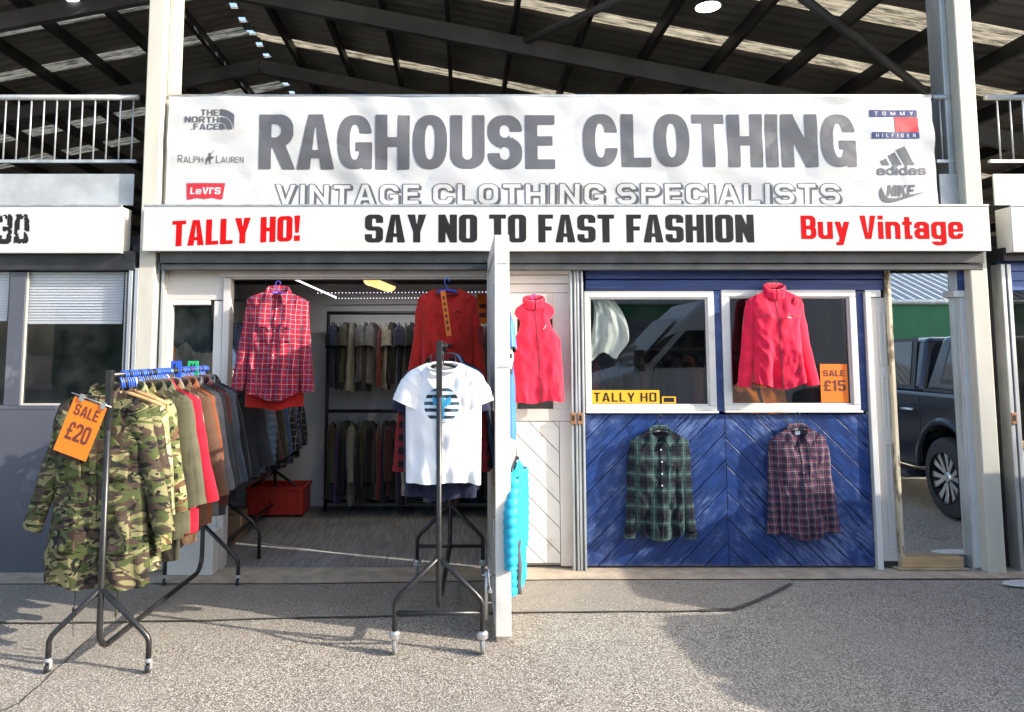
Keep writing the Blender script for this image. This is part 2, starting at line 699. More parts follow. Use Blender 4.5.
def place(V, W, x0, x1, z0, z1, D, fn=None, tilt=0.0):
    """unit text onto the plane Y = D between x0..x1 and z0..z1; fn moves it in depth"""
    out = []
    for a, b in V:
        X, Z = x0 + a / W * (x1 - x0), z0 + b * (z1 - z0)
        if tilt:
            Z += (X - x0) * tilt
        out.append((X, D + (fn(X, Z) if fn else 0), Z))
    return out


def text_on(mb, text, pr, D, fn=None, tilt=0.0, **kw):
    """pr: pixel rect x0, y0, x1, y1 of the cap-height box"""
    V, FA, W = letters(text, **kw)
    a, b, c, d = rect(*pr, D)
    return mb.add(place(V, W, a, b, c, d, D, fn, tilt), FA)


def shape_on(mb, fun, pr, D, fn=None, res=40, merge=True):
    """a signed-distance shape, 0..aspect by 0..1, on the pixel rect"""
    a, b, c, d = rect(*pr, D)
    asp = (b - a) / (d - c)
    xs = np.arange(-.02, asp + .03, 1 / res)
    ys = np.arange(-.02, 1.03, 1 / res)
    X, Y = np.meshgrid(xs, ys)
    v, f = march(fun(X, Y, asp) + 1e-6, xs, ys, merge)
    return mb.add([(a + p[0] * (d - c), D + (fn(a + p[0] * (d - c), c + p[1] * (d - c)) if fn else 0), c + p[1] * (d - c)) for p in v], f)
# ------------------------------------------------------------------ camera, light, sky
cam_d = bpy.data.cameras.new('camera')
cam = bpy.data.objects.new('camera', cam_d)
COL.objects.link(cam)
S.camera = cam
cam.location = (0, 0, EYE)
cam.rotation_euler = (PI / 2 + PITCH, 0, 0)
cam_d.sensor_width = 36
cam_d.lens = FPX / 1024 * 36
cam_d.shift_x = (512 - PCX) / 1024
cam_d.shift_y = -(356 - PCY) / 1024
cam_d.clip_end = 500

SUN_EL, SUN_AZ = math.radians(24), math.radians(108)   # azimuth from +Y towards +X
sd = Vector((math.sin(SUN_AZ) * math.cos(SUN_EL), math.cos(SUN_AZ) * math.cos(SUN_EL), math.sin(SUN_EL)))
sl = bpy.data.lights.new('sun', 'SUN')
sl.energy = 2.7
sl.angle = math.radians(.5)
sl.color = (1.0, .93, .82)
so = bpy.data.objects.new('sun', sl)
COL.objects.link(so)
so.location = (10, -8, 12)
so.rotation_euler = sd.to_track_quat('Z', 'Y').to_euler()

wd = bpy.data.worlds.new('World')
S.world = wd
wd.use_nodes = True
wt = wd.node_tree
sky = wt.nodes.new('ShaderNodeTexSky')
sky.sky_type = 'NISHITA'
sky.sun_disc = False
sky.sun_elevation = SUN_EL
sky.sun_rotation = SUN_AZ
sky.air_density = 1.0
sky.dust_density = 2.0
sky.ozone_density = 1.0
wt.links.new(sky.outputs[0], wt.nodes['Background'].inputs[0])
wt.nodes['Background'].inputs[1].default_value = .15
S.view_settings.view_transform = 'Standard'
S.view_settings.look = 'None'
S.view_settings.exposure = 1.6
S.view_settings.gamma = 1
S.cycles.max_bounces = 8
S.cycles.transparent_max_bounces = 12
S.cycles.caustics_reflective = False
S.cycles.caustics_refractive = False
S.cycles.use_denoising = True
S.cycles.sample_clamp_indirect = 6

W, COLF, FASF, BAN = 5.62, 5.50, 5.42, 5.585

# ------------------------------------------------------------------ materials of the place
def asphalt(name, stones, tar, scale, mixv=.5):
    m, nt, b = newmat(name)
    v = coords(nt)
    vo = nt.nodes.new('ShaderNodeTexVoronoi')
    vo.inputs['Scale'].default_value = scale
    vo.inputs['Randomness'].default_value = 1
    nt.links.new(v, vo.inputs['Vector'])
    sepc = nt.nodes.new('ShaderNodeSeparateColor')
    nt.links.new(vo.outputs['Color'], sepc.inputs[0])
    stone = ramp(nt, sepc.outputs[0], stones)
    gapk = smooth01(nt, vo.outputs['Distance'], .38, .62)
    n2 = noisen(nt, v, .55, 4)
    n3 = noisen(nt, v, 4.0, 5)
    c = mixc(nt, gapk, stone, tar)
    c = mixc(nt, mathn(nt, 'MULTIPLY', smooth01(nt, n2, .35, .7), .5), c, (.26, .24, .21))
    c = mixc(nt, mathn(nt, 'MULTIPLY', smooth01(nt, n3, .42, .75), .35), c, (.36, .32, .265))
    # old oil spots
    n4 = noisen(nt, mapped(nt, v, loc=(3.1, 1.7, 0)), 1.6, 3)
    c = mixc(nt, mathn(nt, 'MULTIPLY', smooth01(nt, n4, .66, .76), .6), c, (.15, .14, .125))
    nt.links.new(c, b.inputs['Base Color'])
    b.inputs['Roughness'].default_value = .85
    b.inputs['Specular IOR Level'].default_value = .3
    h = mathn(nt, 'ADD', mathn(nt, 'MULTIPLY', mathn(nt, 'SUBTRACT', 1.0, vo.outputs['Distance']), .8), mathn(nt, 'MULTIPLY', sepc.outputs[1], .5))
    bumpit(nt, b, h, .55, .006)
    return m


STONES = [(0, (.30, .262, .208)), (.25, (.40, .36, .30)), (.6, (.50, .452, .38)), (.86, (.60, .55, .475)), (1, (.82, .77, .69))]
STONES2 = [(0, (.24, .213, .174)), (.3, (.33, .295, .242)), (.65, (.41, .368, .306)), (.9, (.50, .455, .385)), (1, (.70, .65, .58))]
m_asph = asphalt('asphalt_chips', STONES, (.165, .142, .113), 112)
m_asph2 = asphalt('asphalt_patch', STONES2, (.15, .132, .108), 125)
m_seam = M('tar_seam', (.06, .055, .05), .8, var=.4, vscale=30, bump=.5)
m_conc = M('concrete_strip', (.40, .33, .25), .85, var=.2, vscale=7, bump=.5, bscale=120, dirt=(.2, .17, .13), dscale=5, dthr=(.55, .8))


def ribbed_floor(name):
    m, nt, b = newmat(name)
    v = coords(nt)
    n1 = noisen(nt, mapped(nt, v, (14, .8, 1), (0, 0, .35)), 3.5, 5)
    n2 = noisen(nt, v, 2.2, 5)
    c = mixc(nt, smooth01(nt, n1, .3, .7), (.15, .15, .15), (.3, .29, .275))
    c = mixc(nt, mathn(nt, 'MULTIPLY', smooth01(nt, n2, .4, .75), .6), c, (.12, .115, .11))
    nt.links.new(c, b.inputs['Base Color'])
    b.inputs['Roughness'].default_value = .75
    bumpit(nt, b, n1, .3, .006)
    return m


m_floor = ribbed_floor('brushed_concrete')
m_white = M('white_paint', (.65, .635, .60), .55, var=.06, vscale=3, bump=.15, bscale=40, dirt=(.40, .355, .30), dscale=5, dthr=(.57, .82), stretch=(1, 1, .6))
m_white_old = M('old_white_paint', (.60, .56, .52), .6, var=.06, vscale=3, bump=.2, bscale=60, dirt=(.42, .36, .3), dscale=4, dthr=(.6, .82), stretch=(1, 1, .5))
m_cream = M('cream_column_paint', (.53, .505, .43), .55, var=.06, vscale=3, bump=.12, bscale=30, dirt=(.42, .39, .33), dscale=2.6, dthr=(.58, .8), stretch=(2, 2, .6))
m_galv = M('galvanised_steel', (.46, .48, .49), .5, .55, var=.18, vscale=9, bump=.06, dirt=(.3, .29, .27), dscale=4, dthr=(.55, .8), stretch=(1, 1, .3))
m_galv_l = M('grey_steel_sheet', (.42, .44, .45), .6, .3, var=.15, vscale=5, bump=.1, bscale=20)
m_dark = M('dark_steel', (.035, .035, .037), .5, .3, var=.3, vscale=6)
m_black = M('black_steel_paint', (.018, .018, .019), .35, .0, var=.3, vscale=20, bump=.06, dirt=(.11, .1, .09), dscale=14, dthr=(.62, .75))
m_bluegrey = M('blue_grey_paint', (.082, .088, .112), .5, var=.05, vscale=2, bump=.08, dirt=(.24, .25, .27), dscale=3)
m_shutter = M('shutter_housing', (.075, .075, .075), .5, .4, var=.2, vscale=6)
m_fascia = M('white_sign_face', (.56, .555, .545), .4, var=.02, vscale=2, bump=.02, dirt=(.72, .7, .64), dscale=1.5, dthr=(.6, .9))
m_fascia_side = M('sign_box_side', (.66, .64, .58), .5, var=.08, vscale=4, dirt=(.4, .38, .33), dscale=4)
m_red_let = M('red_lettering', (.50, .006, .008), .8, var=.04, bump=0, spec=.08)
m_blk_let = M('black_lettering', (.018, .018, .02), .7, var=.2, bump=0, spec=.15)
m_gry_let = M('grey_lettering', (.17, .17, .18), .5, var=.14, vscale=3, bump=0)
m_wood = M('cut_pine', (.50, .33, .17), .7, var=.2, vscale=6, bump=.2, bscale=50, stretch=(.6, 4, 6))
m_rust = M('rusty_lock', (.32, .16, .07), .6, .4, var=.35, vscale=40, bump=.4)
m_alu = M('bare_metal', (.62, .62, .62), .35, .9, var=.1)
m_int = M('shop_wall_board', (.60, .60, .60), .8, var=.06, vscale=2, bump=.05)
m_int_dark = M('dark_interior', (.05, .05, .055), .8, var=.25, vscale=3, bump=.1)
m_glass = glass('window_glass', (.88, .91, .91), 1.85, .003)
m_glass_d = glass('dark_window_glass', (.45, .5, .52), 1.9, .015)


def weathered_blue():
    m, nt, b = newmat('weathered_blue_paint')
    v = coords(nt)
    # grain running along the boards, mirrored about the middle of the panel
    sep = nt.nodes.new('ShaderNodeSeparateXYZ')
    nt.links.new(v, sep.inputs[0])
    cmb = nt.nodes.new('ShaderNodeCombineXYZ')
    nt.links.new(mathn(nt, 'ABSOLUTE', sep.outputs[0]), cmb.inputs[0])
    nt.links.new(sep.outputs[1], cmb.inputs[1])
    nt.links.new(sep.outputs[2], cmb.inputs[2])
    g = noisen(nt, mapped(nt, mapped(nt, cmb.outputs[0], rot=(0, -PI / 4, 0)), (2.0, 1, 16)), 3.2, 7, .65)
    c = mixc(nt, smooth01(nt, g, .3, .72), (.005, .018, .085), (.021, .068, .27))
    geo = nt.nodes.new('ShaderNodeNewGeometry')
    c = mixc(nt, mathn(nt, 'MULTIPLY', geo.outputs['Random Per Island'], .35), c, (.012, .028, .085))
    n2 = noisen(nt, v, 2.1, 7, .7)
    k = mathn(nt, 'MULTIPLY', smooth01(nt, n2, .46, .66), smooth01(nt, g, .36, .6))
    c = mixc(nt, mathn(nt, 'MULTIPLY', k, .8), c, (.17, .23, .42))
    n4 = noisen(nt, mapped(nt, v, (1, 1, 1), loc=(5, 0, 2)), 16, 6, .7)
    c = mixc(nt, mathn(nt, 'MULTIPLY', smooth01(nt, n4, .645, .70), .5), c, (.26, .30, .40))
    edge = smooth01(nt, mathn(nt, 'ADD', sep.outputs[2], mathn(nt, 'MULTIPLY', n4, .09)), .10, .035)
    c = mixc(nt, mathn(nt, 'MULTIPLY', edge, .85), c, (.25, .23, .22))
    nt.links.new(c, b.inputs['Base Color'])
    b.inputs['Roughness'].default_value = .36
    bumpit(nt, b, g, .5, .006)
    return m


m_blue = weathered_blue()
m_blue_s = M('blue_board_paint', (.016, .038, .15), .5, var=.3, vscale=4, bump=.25, bscale=30, dirt=(.09, .14, .30), dscale=5, dthr=(.5, .8), stretch=(.3, 1, 5))
m_blue_gap = M('blue_gap', (.006, .012, .045), .8, var=.2)

# ------------------------------------------------------------------ ground
def sheet(name, pts, z, mat, label=None):
    mb = MB()
    mb.add([(p[0], p[1], z) for p in pts], [tuple(range(len(pts)))])
    o = mb.build(name, mat)
    return tag(o, label, None, None, 'structure')


sheet('ground', [(-140, -140), (140, -140), (140, 140), (-140, 140)], 0, m_asph, 'grey chipped asphalt yard in front of the shops')
sx = [G(x, 614).x for x in (-400, 0, 120, 300, 520, 640, 740)]
seam = [(G(x, y).x, G(x, y).y) for x, y in ((-520, 628), (-300, 625), (-100, 624), (60, 624), (170, 622), (260, 619), (360, 618), (440, 615), (520, 613.5), (600, 613), (680, 612), (735, 610), (755, 603), (775, 593), (794, 583))]
patch = seam + [(seam[-1][0], W + .02), (seam[0][0], W + .02)]
sheet('asphalt_patch', patch, .004, m_asph2, 'darker strip of patched asphalt along the shop thresholds')
mb = MB()
rows = []
rs = random.Random(4)
dense = []
for (a, b) in zip(seam[:-1], seam[1:]):
    k = max(2, int(math.dist(a, b) / .05))
    dense += [(a[0] + (b[0] - a[0]) * i / k, a[1] + (b[1] - a[1]) * i / k) for i in range(k)]
for i, (x, y) in enumerate(dense):
    w = .006 + .009 * max(0, noise.noise(Vector((x * 5, y * 5, 1)))) + .004 * rs.random()
    if i > len(dense) - 20:
        w *= 2.4
    j = .02 * noise.noise(Vector((x * 3, 9, y)))
    rows.append([(x, y + j - w, .008), (x, y + j + w, .008)])
mb.grid(rows)
tag(mb.build('asphalt_seam', m_seam), 'dark cracked tar seam across the yard', None, None, 'structure')
mb = MB()
pts_ = [(G(x, y).x, G(x, y).y) for x, y in ((-40, 730), (20, 702), (52, 672), (74, 652), (92, 636), (104, 626))]
rows = []
for a, b in zip(pts_[:-1], pts_[1:]):
    for i in range(14):
        x, y = a[0] + (b[0] - a[0]) * i / 14, a[1] + (b[1] - a[1]) * i / 14
        x += .02 * noise.noise(Vector((x * 6, y * 6, 2)))
        w = .003 + .004 * max(0, noise.noise(Vector((x * 9, y * 9, 5))))
        rows.append([(x - w, y, .004), (x + w, y, .004)])
mb.grid(rows)
tag(mb.build('asphalt_crack', m_seam), 'thin crack in the asphalt at the lower left', None, None, 'structure')
sheet('concrete_threshold', [(-9, G(0, 586).y), (G(300, 585).x, G(300, 585).y), (G(560, 581).x, G(560, 581).y), (8, G(900, 579).y), (8, W + .03), (-9, W + .03)], .012, m_conc, 'tan concrete threshold strip along the shop fronts')
mb = MB()
mb.box(-2.35, 3.3, W + .03, 7.85, -.1, .016)
tag(mb.build('shop_floor', m_floor), 'brushed grey concrete floor inside the clothes shop', None, None, 'structure')
mb = MB()
a, b = G(256, 543, .018), G(376, 559, .018)
mb.add([(a.x, a.y, .0185), (b.x, b.y, .0185), (b.x, b.y + .022, .0185), (a.x, a.y + .026, .0185)], [(0, 1, 2, 3)])
tag(mb.build('floor_joint', M('pale_joint', (.5, .48, .45), .8)), 'pale joint line in the concrete shop floor', None, None, 'structure')

# ------------------------------------------------------------------ market hall: columns and roof
m_roof = M('dark_roof_sheet', (.27, .255, .235), .7, .0, var=.25, vscale=1.5, bump=.1)
m_purlin = M('painted_purlin', (.03, .03, .032), .6, .2, var=.2)
m_rafter = M('grey_rafter_paint', (.10, .10, .105), .6, .1, var=.25, vscale=2)


def skylight_mat():
    m = bpy.data.materials.new('grimy_rooflight')
    m.use_nodes = True
    nt = m.node_tree
    nt.nodes.clear()
    out = nt.nodes.new('ShaderNodeOutputMaterial')
    v = coords(nt)
    n = noisen(nt, mapped(nt, v, (.9, 9, 1)), 4, 6, .7)
    k = smooth01(nt, n, .36, .62)
    col = mixc(nt, k, (.06, .05, .035), (.40, .35, .25))
    tl = nt.nodes.new('ShaderNodeBsdfTranslucent')
    nt.links.new(col, tl.inputs[0])
    df = nt.nodes.new('ShaderNodeBsdfDiffuse')
    nt.links.new(mixc(nt, k, (.1, .09, .07), (.4, .37, .3)), df.inputs[0])
    mx = nt.nodes.new('ShaderNodeMixShader')
    mx.inputs[0].default_value = .25
    nt.links.new(tl.outputs[0], mx.inputs[1])
    nt.links.new(df.outputs[0], mx.inputs[2])
    nt.links.new(mx.outputs[0], out.inputs[0])
    return m


m_sky = skylight_mat()
RX, RZ, RS = -3.27, 6.5, .2


def roofz(x):
    return RZ - RS * abs(x - RX)


def roofhit(x, y, drop=0.0):
    """where pixel x, y meets the roof's underside"""
    d = ray(x, y)
    t = 1.0
    for _ in range(400):
        p = d * t
        if EYE + p.z > roofz(p.x) - drop:
            break
        t += .05
    return Vector((d.x * t, d.y * t, EYE + d.z * t))


hall = thing('market_hall', 'big dark open market hall roof behind the banner, cream steel columns', 'market hall', (0, COLF, 0))
XL, XR, YF, YB = -17, 15, 5.28, 26
strips = []
for px in ((400, 62), (640, 25), (900, 16)):
    strips.append((1, roofhit(*px).y))
for px in ((70, 63), (60, 18)):
    strips.append((-1, roofhit(*px).y))
for s, y in [(-1, roofhit(70, 125).y), (-1, roofhit(100, 146).y)]:
    strips.append((s, y))
HALFW = .16


def corr(y):
    return .018 * math.sin(2 * PI * y / .19)


for side in (1, -1):
    ys = sorted(y for s, y in strips if s == side)
    cuts = [(YF, ys[0] - HALFW)] + [(a + HALFW, b - HALFW) for a, b in zip(ys[:-1], ys[1:])] + [(ys[-1] + HALFW, YB)]
    xe = XR if side > 0 else XL
    x_in = RX + side * .05
    for y0, y1 in cuts:
        if y1 - y0 < .05:
            continue
        mb = MB()
        n = max(4, int((y1 - y0) / .0475))
        rows = []
        for i in range(n + 1):
            y = y0 + (y1 - y0) * i / n
            rows.append([(x_in, y, roofz(x_in) + corr(y)), (xe, y, roofz(xe) + corr(y))])
        mb.grid(rows)
        mb.build('roof_sheet', m_roof, hall, world=True)
    for y in ys:
        mb = MB()
        rows = []
        for i in range(19):
            yy = y - HALFW + 2 * HALFW * i / 18
            rows.append([(x_in + side * (.0) + (xe - side * .3 - x_in) * k / 12, yy, roofz(x_in + (xe - side * .3 - x_in) * k / 12) + corr(yy) - side * 0 - RS * (.0)) for k in range(13)])
        mb.grid(rows)
        mb.build('rooflight', m_sky, hall, world=True)
# ridge cap: short pieces with slots of daylight between them
for i in range(46):
    mb = MB()
    y = YF + i * .45
    mb.box(RX - .075, RX + .075, y, y + .27, RZ - .02, RZ + .01)
    if i < 30:
        mb.build('ridge_cap', m_roof, hall, world=True)
mb = MB()
mb.box(RX - .075, RX + .075, YF + 30 * .45, YB, RZ - .02, RZ + .01)
mb.build('ridge_cap', m_roof, hall, world=True)
k = 0
for side in (1, -1):
    x = RX + side * .62
    while XL < x < XR:
        mb = MB()
        mb.box(x - .028, x + .028, YF + .05, YB, roofz(x) - .19, roofz(x) - .03)
        mb.build('purlin', m_purlin, hall, world=True)
        x += side * .82
for px in ((512, 47), (320, 80)):
    y = roofhit(px[0], px[1], .4).y
    for side in (1, -1):
        mb = MB()
        xe = XR if side > 0 else XL
        z0 = roofz(RX) - .36
        mb.beam((RX, y, z0), (xe, y, roofz(xe) - .36), .09, .21)
        mb.build('rafter', m_rafter, hall, world=True)
for (a, b) in (((525, 41), (625, -3)), ((800, -4), (932, 97))):
    mb = MB()
    pa, pb = roofhit(*a, .3), roofhit(*b, .3)
    mb.tube([pa, pb], .045, 8)
    mb.build('brace', m_rafter, hall, world=True)
mb = MB()
mb.box(XL, XR, YB, YB + .2, 0, 7)
mb.build('added_end_wall', m_int_dark, hall, world=True)  # unseen wall, added to close the far end and keep the hall dark
for x in (XL, XR):
    mb = MB()
    mb.box(x - .1, x + .1, YF + 2.5, YB, 2.0, roofz(x) + .3)
    mb.build('side_wall', m_int_dark, hall, world=True)  # unseen, added to keep sunlight from entering under the eaves
# columns
for (xa, xb, xs) in ((147, 163, 178), (957, 974, 940)):
    X0, X1 = P(xa, 60, COLF).x, P(xb, 60, COLF).x
    mb = MB()
    mb.box(X0, X1, COLF, COLF + .25, .01, 5.6 if X0 < 0 else 5.2)
    mb.build('column', m_cream, hall, world=True, bevel=.008)
    # the flange behind it
    mb = MB()
    a, b = (X1 + .002, X1 + .05) if X0 < 0 else (X0 - .05, X0 - .002)
    mb.box(a, b, COLF + .09, COLF + .26, .01, 5.5 if X0 < 0 else 5.15)
    mb.build('column_flange', m_cream if X0 < 0 else m_galv, hall, world=True, bevel=.006)  # right flange coloured grey to stand for the column's shaded side

# hall lamps
for px, lab in (((77, 4), 'round white lamp glowing under the roof, above the left railing'), ((708, 7), 'round white lamp glowing under the roof, above the long banner')):
    p = roofhit(*px, .3)
    t = thing('ceiling_light', lab, 'ceiling light', p, group='round lamps under the hall roof')
    mb = MB()
    mb.lathe([(.02, .05), (.05, .045), (.135, .0)], (0, 0, 0), n=24)
    mb.build('lamp_housing', m_galv, t)
    mb = MB()
    mb.lathe([(.001, -.012), (.08, -.010), (.118, -.003), (.122, .0)], (0, 0, 0), n=24)
    mb.build('diffuser', emit('lamp_glow', (1, .96, .9), 6), t)
    mb = MB()
    mb.tube([(0, 0, .04), (0, 0, .32)], .012, 6)
    mb.build('suspension_rod', m_dark, t)

# ------------------------------------------------------------------ upper railings with grey sheet
def railing(x0, x1, label, D=5.6):
    t = thing('railing', label, 'railing', (P(x0, 100, D).x, D, 0))
    a, b, zt0, zt1 = rect(x0, 95, x1, 100, D)
    mb = MB()
    mb.tube([(a, D, (zt0 + zt1) / 2), (b, D, (zt0 + zt1) / 2)], .022, 10)
    mb.build('top_rail', m_galv, t, world=True)
    _, _, z0, z1 = rect(x0, 160, x1, 163, D)
    mb = MB()
    mb.box(a, b, D - .015, D + .015, z0, z1)
    mb.build('lower_rail', m_galv, t, world=True)
    x = b - .04
    sp = .099
    while x > a:
        mb = MB()
        mb.tube([(x, D, z1), (x, D, zt0)], .0065, 6)
        mb.build('baluster', m_galv, t, world=True)
        x -= sp
    _, _, z2, z3 = rect(x0, 206, x1, 162, D)
    mb = MB()
    mb.box(a, b, D - .03, D - .018, z2 - .1, z3)
    mb.build('sheet_panel', m_galv_l, t, world=True, bevel=.003)
    return t


railing(-140, 139, 'galvanised upper railing over grey sheet, left of the cream column')
railing(985, 1180, 'galvanised upper railing over grey sheet, right of the cream column')
railing(932, 957, 'short galvanised rail stub between long banner and right column')

# flat lid over the shops, with grey parapet under the banner
mb = MB()
mb.box(-9, 8, W + .09, 7.95, 2.42, 2.5)
tag(mb.build('shop_roof_slab', m_int_dark), 'flat dark roof lid over the row of shops', None, None, 'structure')

# ------------------------------------------------------------------ the long banner
def ban_fn(x, z):
    w = .020 * noise.noise(Vector((x * 1.3, z * 2.2, .3))) + .013 * noise.noise(Vector((x * 3.1 + z * 2.5, z * 3.5, 4))) + .010 * (1 - abs(noise.noise(Vector((x * 2.2 - z * 3.2, z * 2.4 + x * .6, 9)))) * 2)
    w += .010 * math.exp(-((x + 1.7 - z * .3) * 3) ** 2) * math.sin(z * 9 + x * 12)
    return w


def vinyl(name, col):
    m, nt, b = newmat(name)
    v = coords(nt)
    n = noisen(nt, mapped(nt, v, (1, 1, 1.6), (0, .4, 0)), 3.0, 4, .55, .6)
    nt.links.new(mixc(nt, noisen(nt, v, 2, 3), tuple(x * .94 for x in col), col), b.inputs['Base Color'])
    b.inputs['Roughness'].default_value = .38
    bumpit(nt, b, n, .35, .02)
    return m


m_vinyl = vinyl('white_vinyl', (.54, .54, .54))
m_vin_grey = vinyl('grey_print', (.105, .105, .115))
m_vin_dark = vinyl('dark_print', (.10, .10, .11))
m_vin_red = vinyl('red_print', (.52, .02, .03))
m_vin_navy = vinyl('navy_print', (.02, .03, .13))
a, b, z0, z1 = rect(169, 210, 932, 98, BAN)
BD = BAN - .04
ban = thing('banner', 'long white shop banner tied to the railing, grey letters and brand marks', 'banner', ((a + b) / 2, BD, z0))
mb = MB()
rows = []
for j in range(49):
    z = z0 + (z1 - z0) * j / 48
    # the top edge sags a little between its ties
    rows.append([(a + (b - a) * i / 520, BD + ban_fn(a + (b - a) * i / 520, z), z - (.012 * abs(math.sin((b - a) * i / 520 * PI / .58)) if j == 48 else 0)) for i in range(521)])
mb.grid(rows)
mb.build('sheet', m_vinyl, ban, world=True)
mb = MB()
zr = P(500, 97, BAN).z
mb.tube([(a - .02, BAN + .01, zr + .005), (b + .02, BAN + .01, zr + .005)], .02, 8)
mb.build('support_rail', m_galv, ban, world=True)
mb = MB()
rr = [[(a + (b - a) * i / 80, BD - .0005 + ban_fn(a + (b - a) * i / 80, z1 - .005), z1 - .004 + .03 * k - .006 * abs(math.sin((b - a) * i / 80 * PI / .58))) for k in (0, 1)] for i in range(81)]
mb.grid(rr)
mb.build('hem_flap', M('silver_hem', (.42, .42, .43), .3, .5, var=.4, vscale=5), ban, world=True)
for i in range(11):
    x = a + .06 + (b - a - .12) * i / 10
    mb = MB()
    mb.tube([(x, BD - .012, z1 - .03), (x, BD - .016, z1 + .02), (x, BAN + .035, z1 + .04)], .004, 5)
    mb.build('cable_tie', m_dark, ban, world=True)

TD = BD - .0026
ELL = True
mb = MB()
text_on(mb, 'RAGHOUSE', (259, 114.5, 555, 169), TD, ban_fn, w=.61, sv=.215, sh=.175, R=.26, gap=.055, res=52, merge=False)
mb.build('large_lettering', m_vin_grey, ban, world=True)
mb = MB()
text_on(mb, 'CLOTHING', (583, 114, 856, 167), TD, ban_fn, w=.61, sv=.215, sh=.175, R=.26, gap=.055, res=52, merge=False)
mb.build('large_lettering', m_vin_grey, ban, world=True)
ELL = False
kw = dict(w=.86, sv=.22, sh=.2, R=.3, gap=.2, res=40, merge=False)
lay = ('VINTAGE', (275, 184, 419, 204)), ('CLOTHING', (433, 184, 604, 204)), ('SPECIALISTS', (617, 183.5, 840, 204))
for s, pr in lay:
    mb = MB()
    q = (pr[0] + 2.2, pr[1] + 1.5, pr[2] + 2.2, pr[3] + 1.5)
    text_on(mb, s, q, TD, ban_fn, grow=.02, **kw)
    text_on(mb, s, pr, TD - .0005, ban_fn, grow=.032, **kw)
    mb.cur = 1
    text_on(mb, s, pr, TD - .001, ban_fn, grow=-.012, **kw)
    mb.build('outlined_lettering', [m_vin_dark, m_vinyl], ban, world=True)
# marks on the banner
thin = dict(w=.62, sv=.17, sh=.15, R=.2, gap=.1, res=22, merge=False)
mb = MB()
text_on(mb, 'THE', (201, 109.5, 218.5, 115.5), TD, ban_fn, **thin)
text_on(mb, 'NORTH', (185, 116.5, 218.5, 122.5), TD, ban_fn, **thin)
text_on(mb, '.FACE', (191, 123.5, 218.5, 129.5), TD, ban_fn, **thin)
shape_on(mb, lambda X, Y, s: I(U(I(sd_circle(X, Y, 0, 0, 1.0), -sd_circle(X, Y, 0, 0, .69)), I(sd_circle(X, Y, 0, 0, .63), -sd_circle(X, Y, 0, 0, .36)), sd_circle(X, Y, 0, 0, .3)), -X, -Y), (219.5, 109, 234.5, 129.5), TD, ban_fn, 30, False)
mb.build('mountain_dome_mark', m_vin_dark, ban, world=True)
mb = MB()
sr = dict(w=.8, sv=.13, sh=.09, R=.4, gap=.16, res=20, merge=False)
text_on(mb, 'R', (178, 155, 182.5, 162.5), TD, ban_fn, **sr)
text_on(mb, 'ALPH', (183.5, 156.5, 203, 162.5), TD, ban_fn, **sr)
text_on(mb, 'L', (216, 155, 220, 162.5), TD, ban_fn, **sr)
text_on(mb, 'AUREN', (221, 156.5, 243.5, 162.5), TD, ban_fn, **sr)
horse = [(.05, .0), (.16, .0), (.22, .26), (.42, .28), (.5, .02), (.6, .02), (.58, .34), (.74, .42), (.92, .5), (.88, .6), (.72, .64), (.62, .58), (.6, .74), (.52, .9), (.4, .9), (.34, .74), (.36, .6), (.2, .54), (.02, .3), (.1, .28)]
shape_on(mb, lambda X, Y, s: U(sd_poly(X, Y, [(p[0] * s, p[1] * .85) for p in horse]), sd_poly(X, Y, [(.5 * s, .62), (.95 * s, .98), (.98 * s, .95), (.56 * s, .58)])), (205, 149, 214.5, 164), TD, ban_fn, 34, False)
mb.build('rider_mark', m_vin_dark, ban, world=True)
mb = MB()
shape_on(mb, lambda X, Y, s: I(sd_poly(X, Y, [(0, 1), (s, 1), (s * .955, .02), (s * .88, .0), (s * .7, .1), (s * .5, .03), (s * .3, .1), (s * .12, 0), (s * .045, .02)]), -1 * (np.hypot(X - 99, Y) * 0 + 1)), (186, 183, 225, 200), TD, ban_fn, 40, False)
mb.cur = 1
text_on(mb, "LeVI'S", (190.5, 187.5, 221, 194.5), TD - .0008, ban_fn, w=.62, sv=.2, sh=.18, R=.2, gap=.08, res=26, merge=False)
mb.build('red_wing_mark', [m_vin_red, m_vinyl], ban, world=True)
mb = MB()
for pr, ci in (((870, 109.5, 918, 116.5), 0), ((872, 132, 919.5, 138.5), 0), ((895, 116.6, 919, 131.8), 1)):
    mb.cur = ci
    shape_on(mb, lambda X, Y, s: sd_box(X, Y, 0, 0, s, 1), pr, TD, ban_fn, 12, False)
mb.cur = 2
tk = dict(w=.6, sv=.16, sh=.14, R=.2, gap=.75, res=20, merge=False)
text_on(mb, 'TOMMY', (875, 111.2, 914, 114.9), TD - .0008, ban_fn, **tk)
text_on(mb, 'HILFIGER', (876, 133.5, 916, 137.2), TD - .0008, ban_fn, **tk)
mb.build('flag_mark', [m_vin_navy, m_vin_red, m_vinyl], ban, world=True)
mb = MB()
bars = lambda X, Y, s: U(*[I(sd_poly(X, Y, [(s * x0, 0), (s * x1, 0), (s * x1 - (h1 * .5), h1), (s * x0 - (h0 * .5), h0)]), -Y) for x0, x1, h0, h1 in ((.12, .32, .22, .36), (.42, .66, .5, .68), (.74, 1.02, .8, 1.0))])
shape_on(mb, bars, (878, 146, 914, 165), TD, ban_fn, 40, False)
text_on(mb, 'adidas', (877, 165.5, 926, 175), TD, ban_fn, w=.78, sv=.2, sh=.17, R=.35, gap=.1, res=28, merge=False)
mb.build('striped_mark', m_vin_grey, ban, world=True)
mb = MB()
V_, F_, W_ = letters('NIKE', w=.72, sv=.24, sh=.19, R=.2, gap=.06, res=28, merge=False)
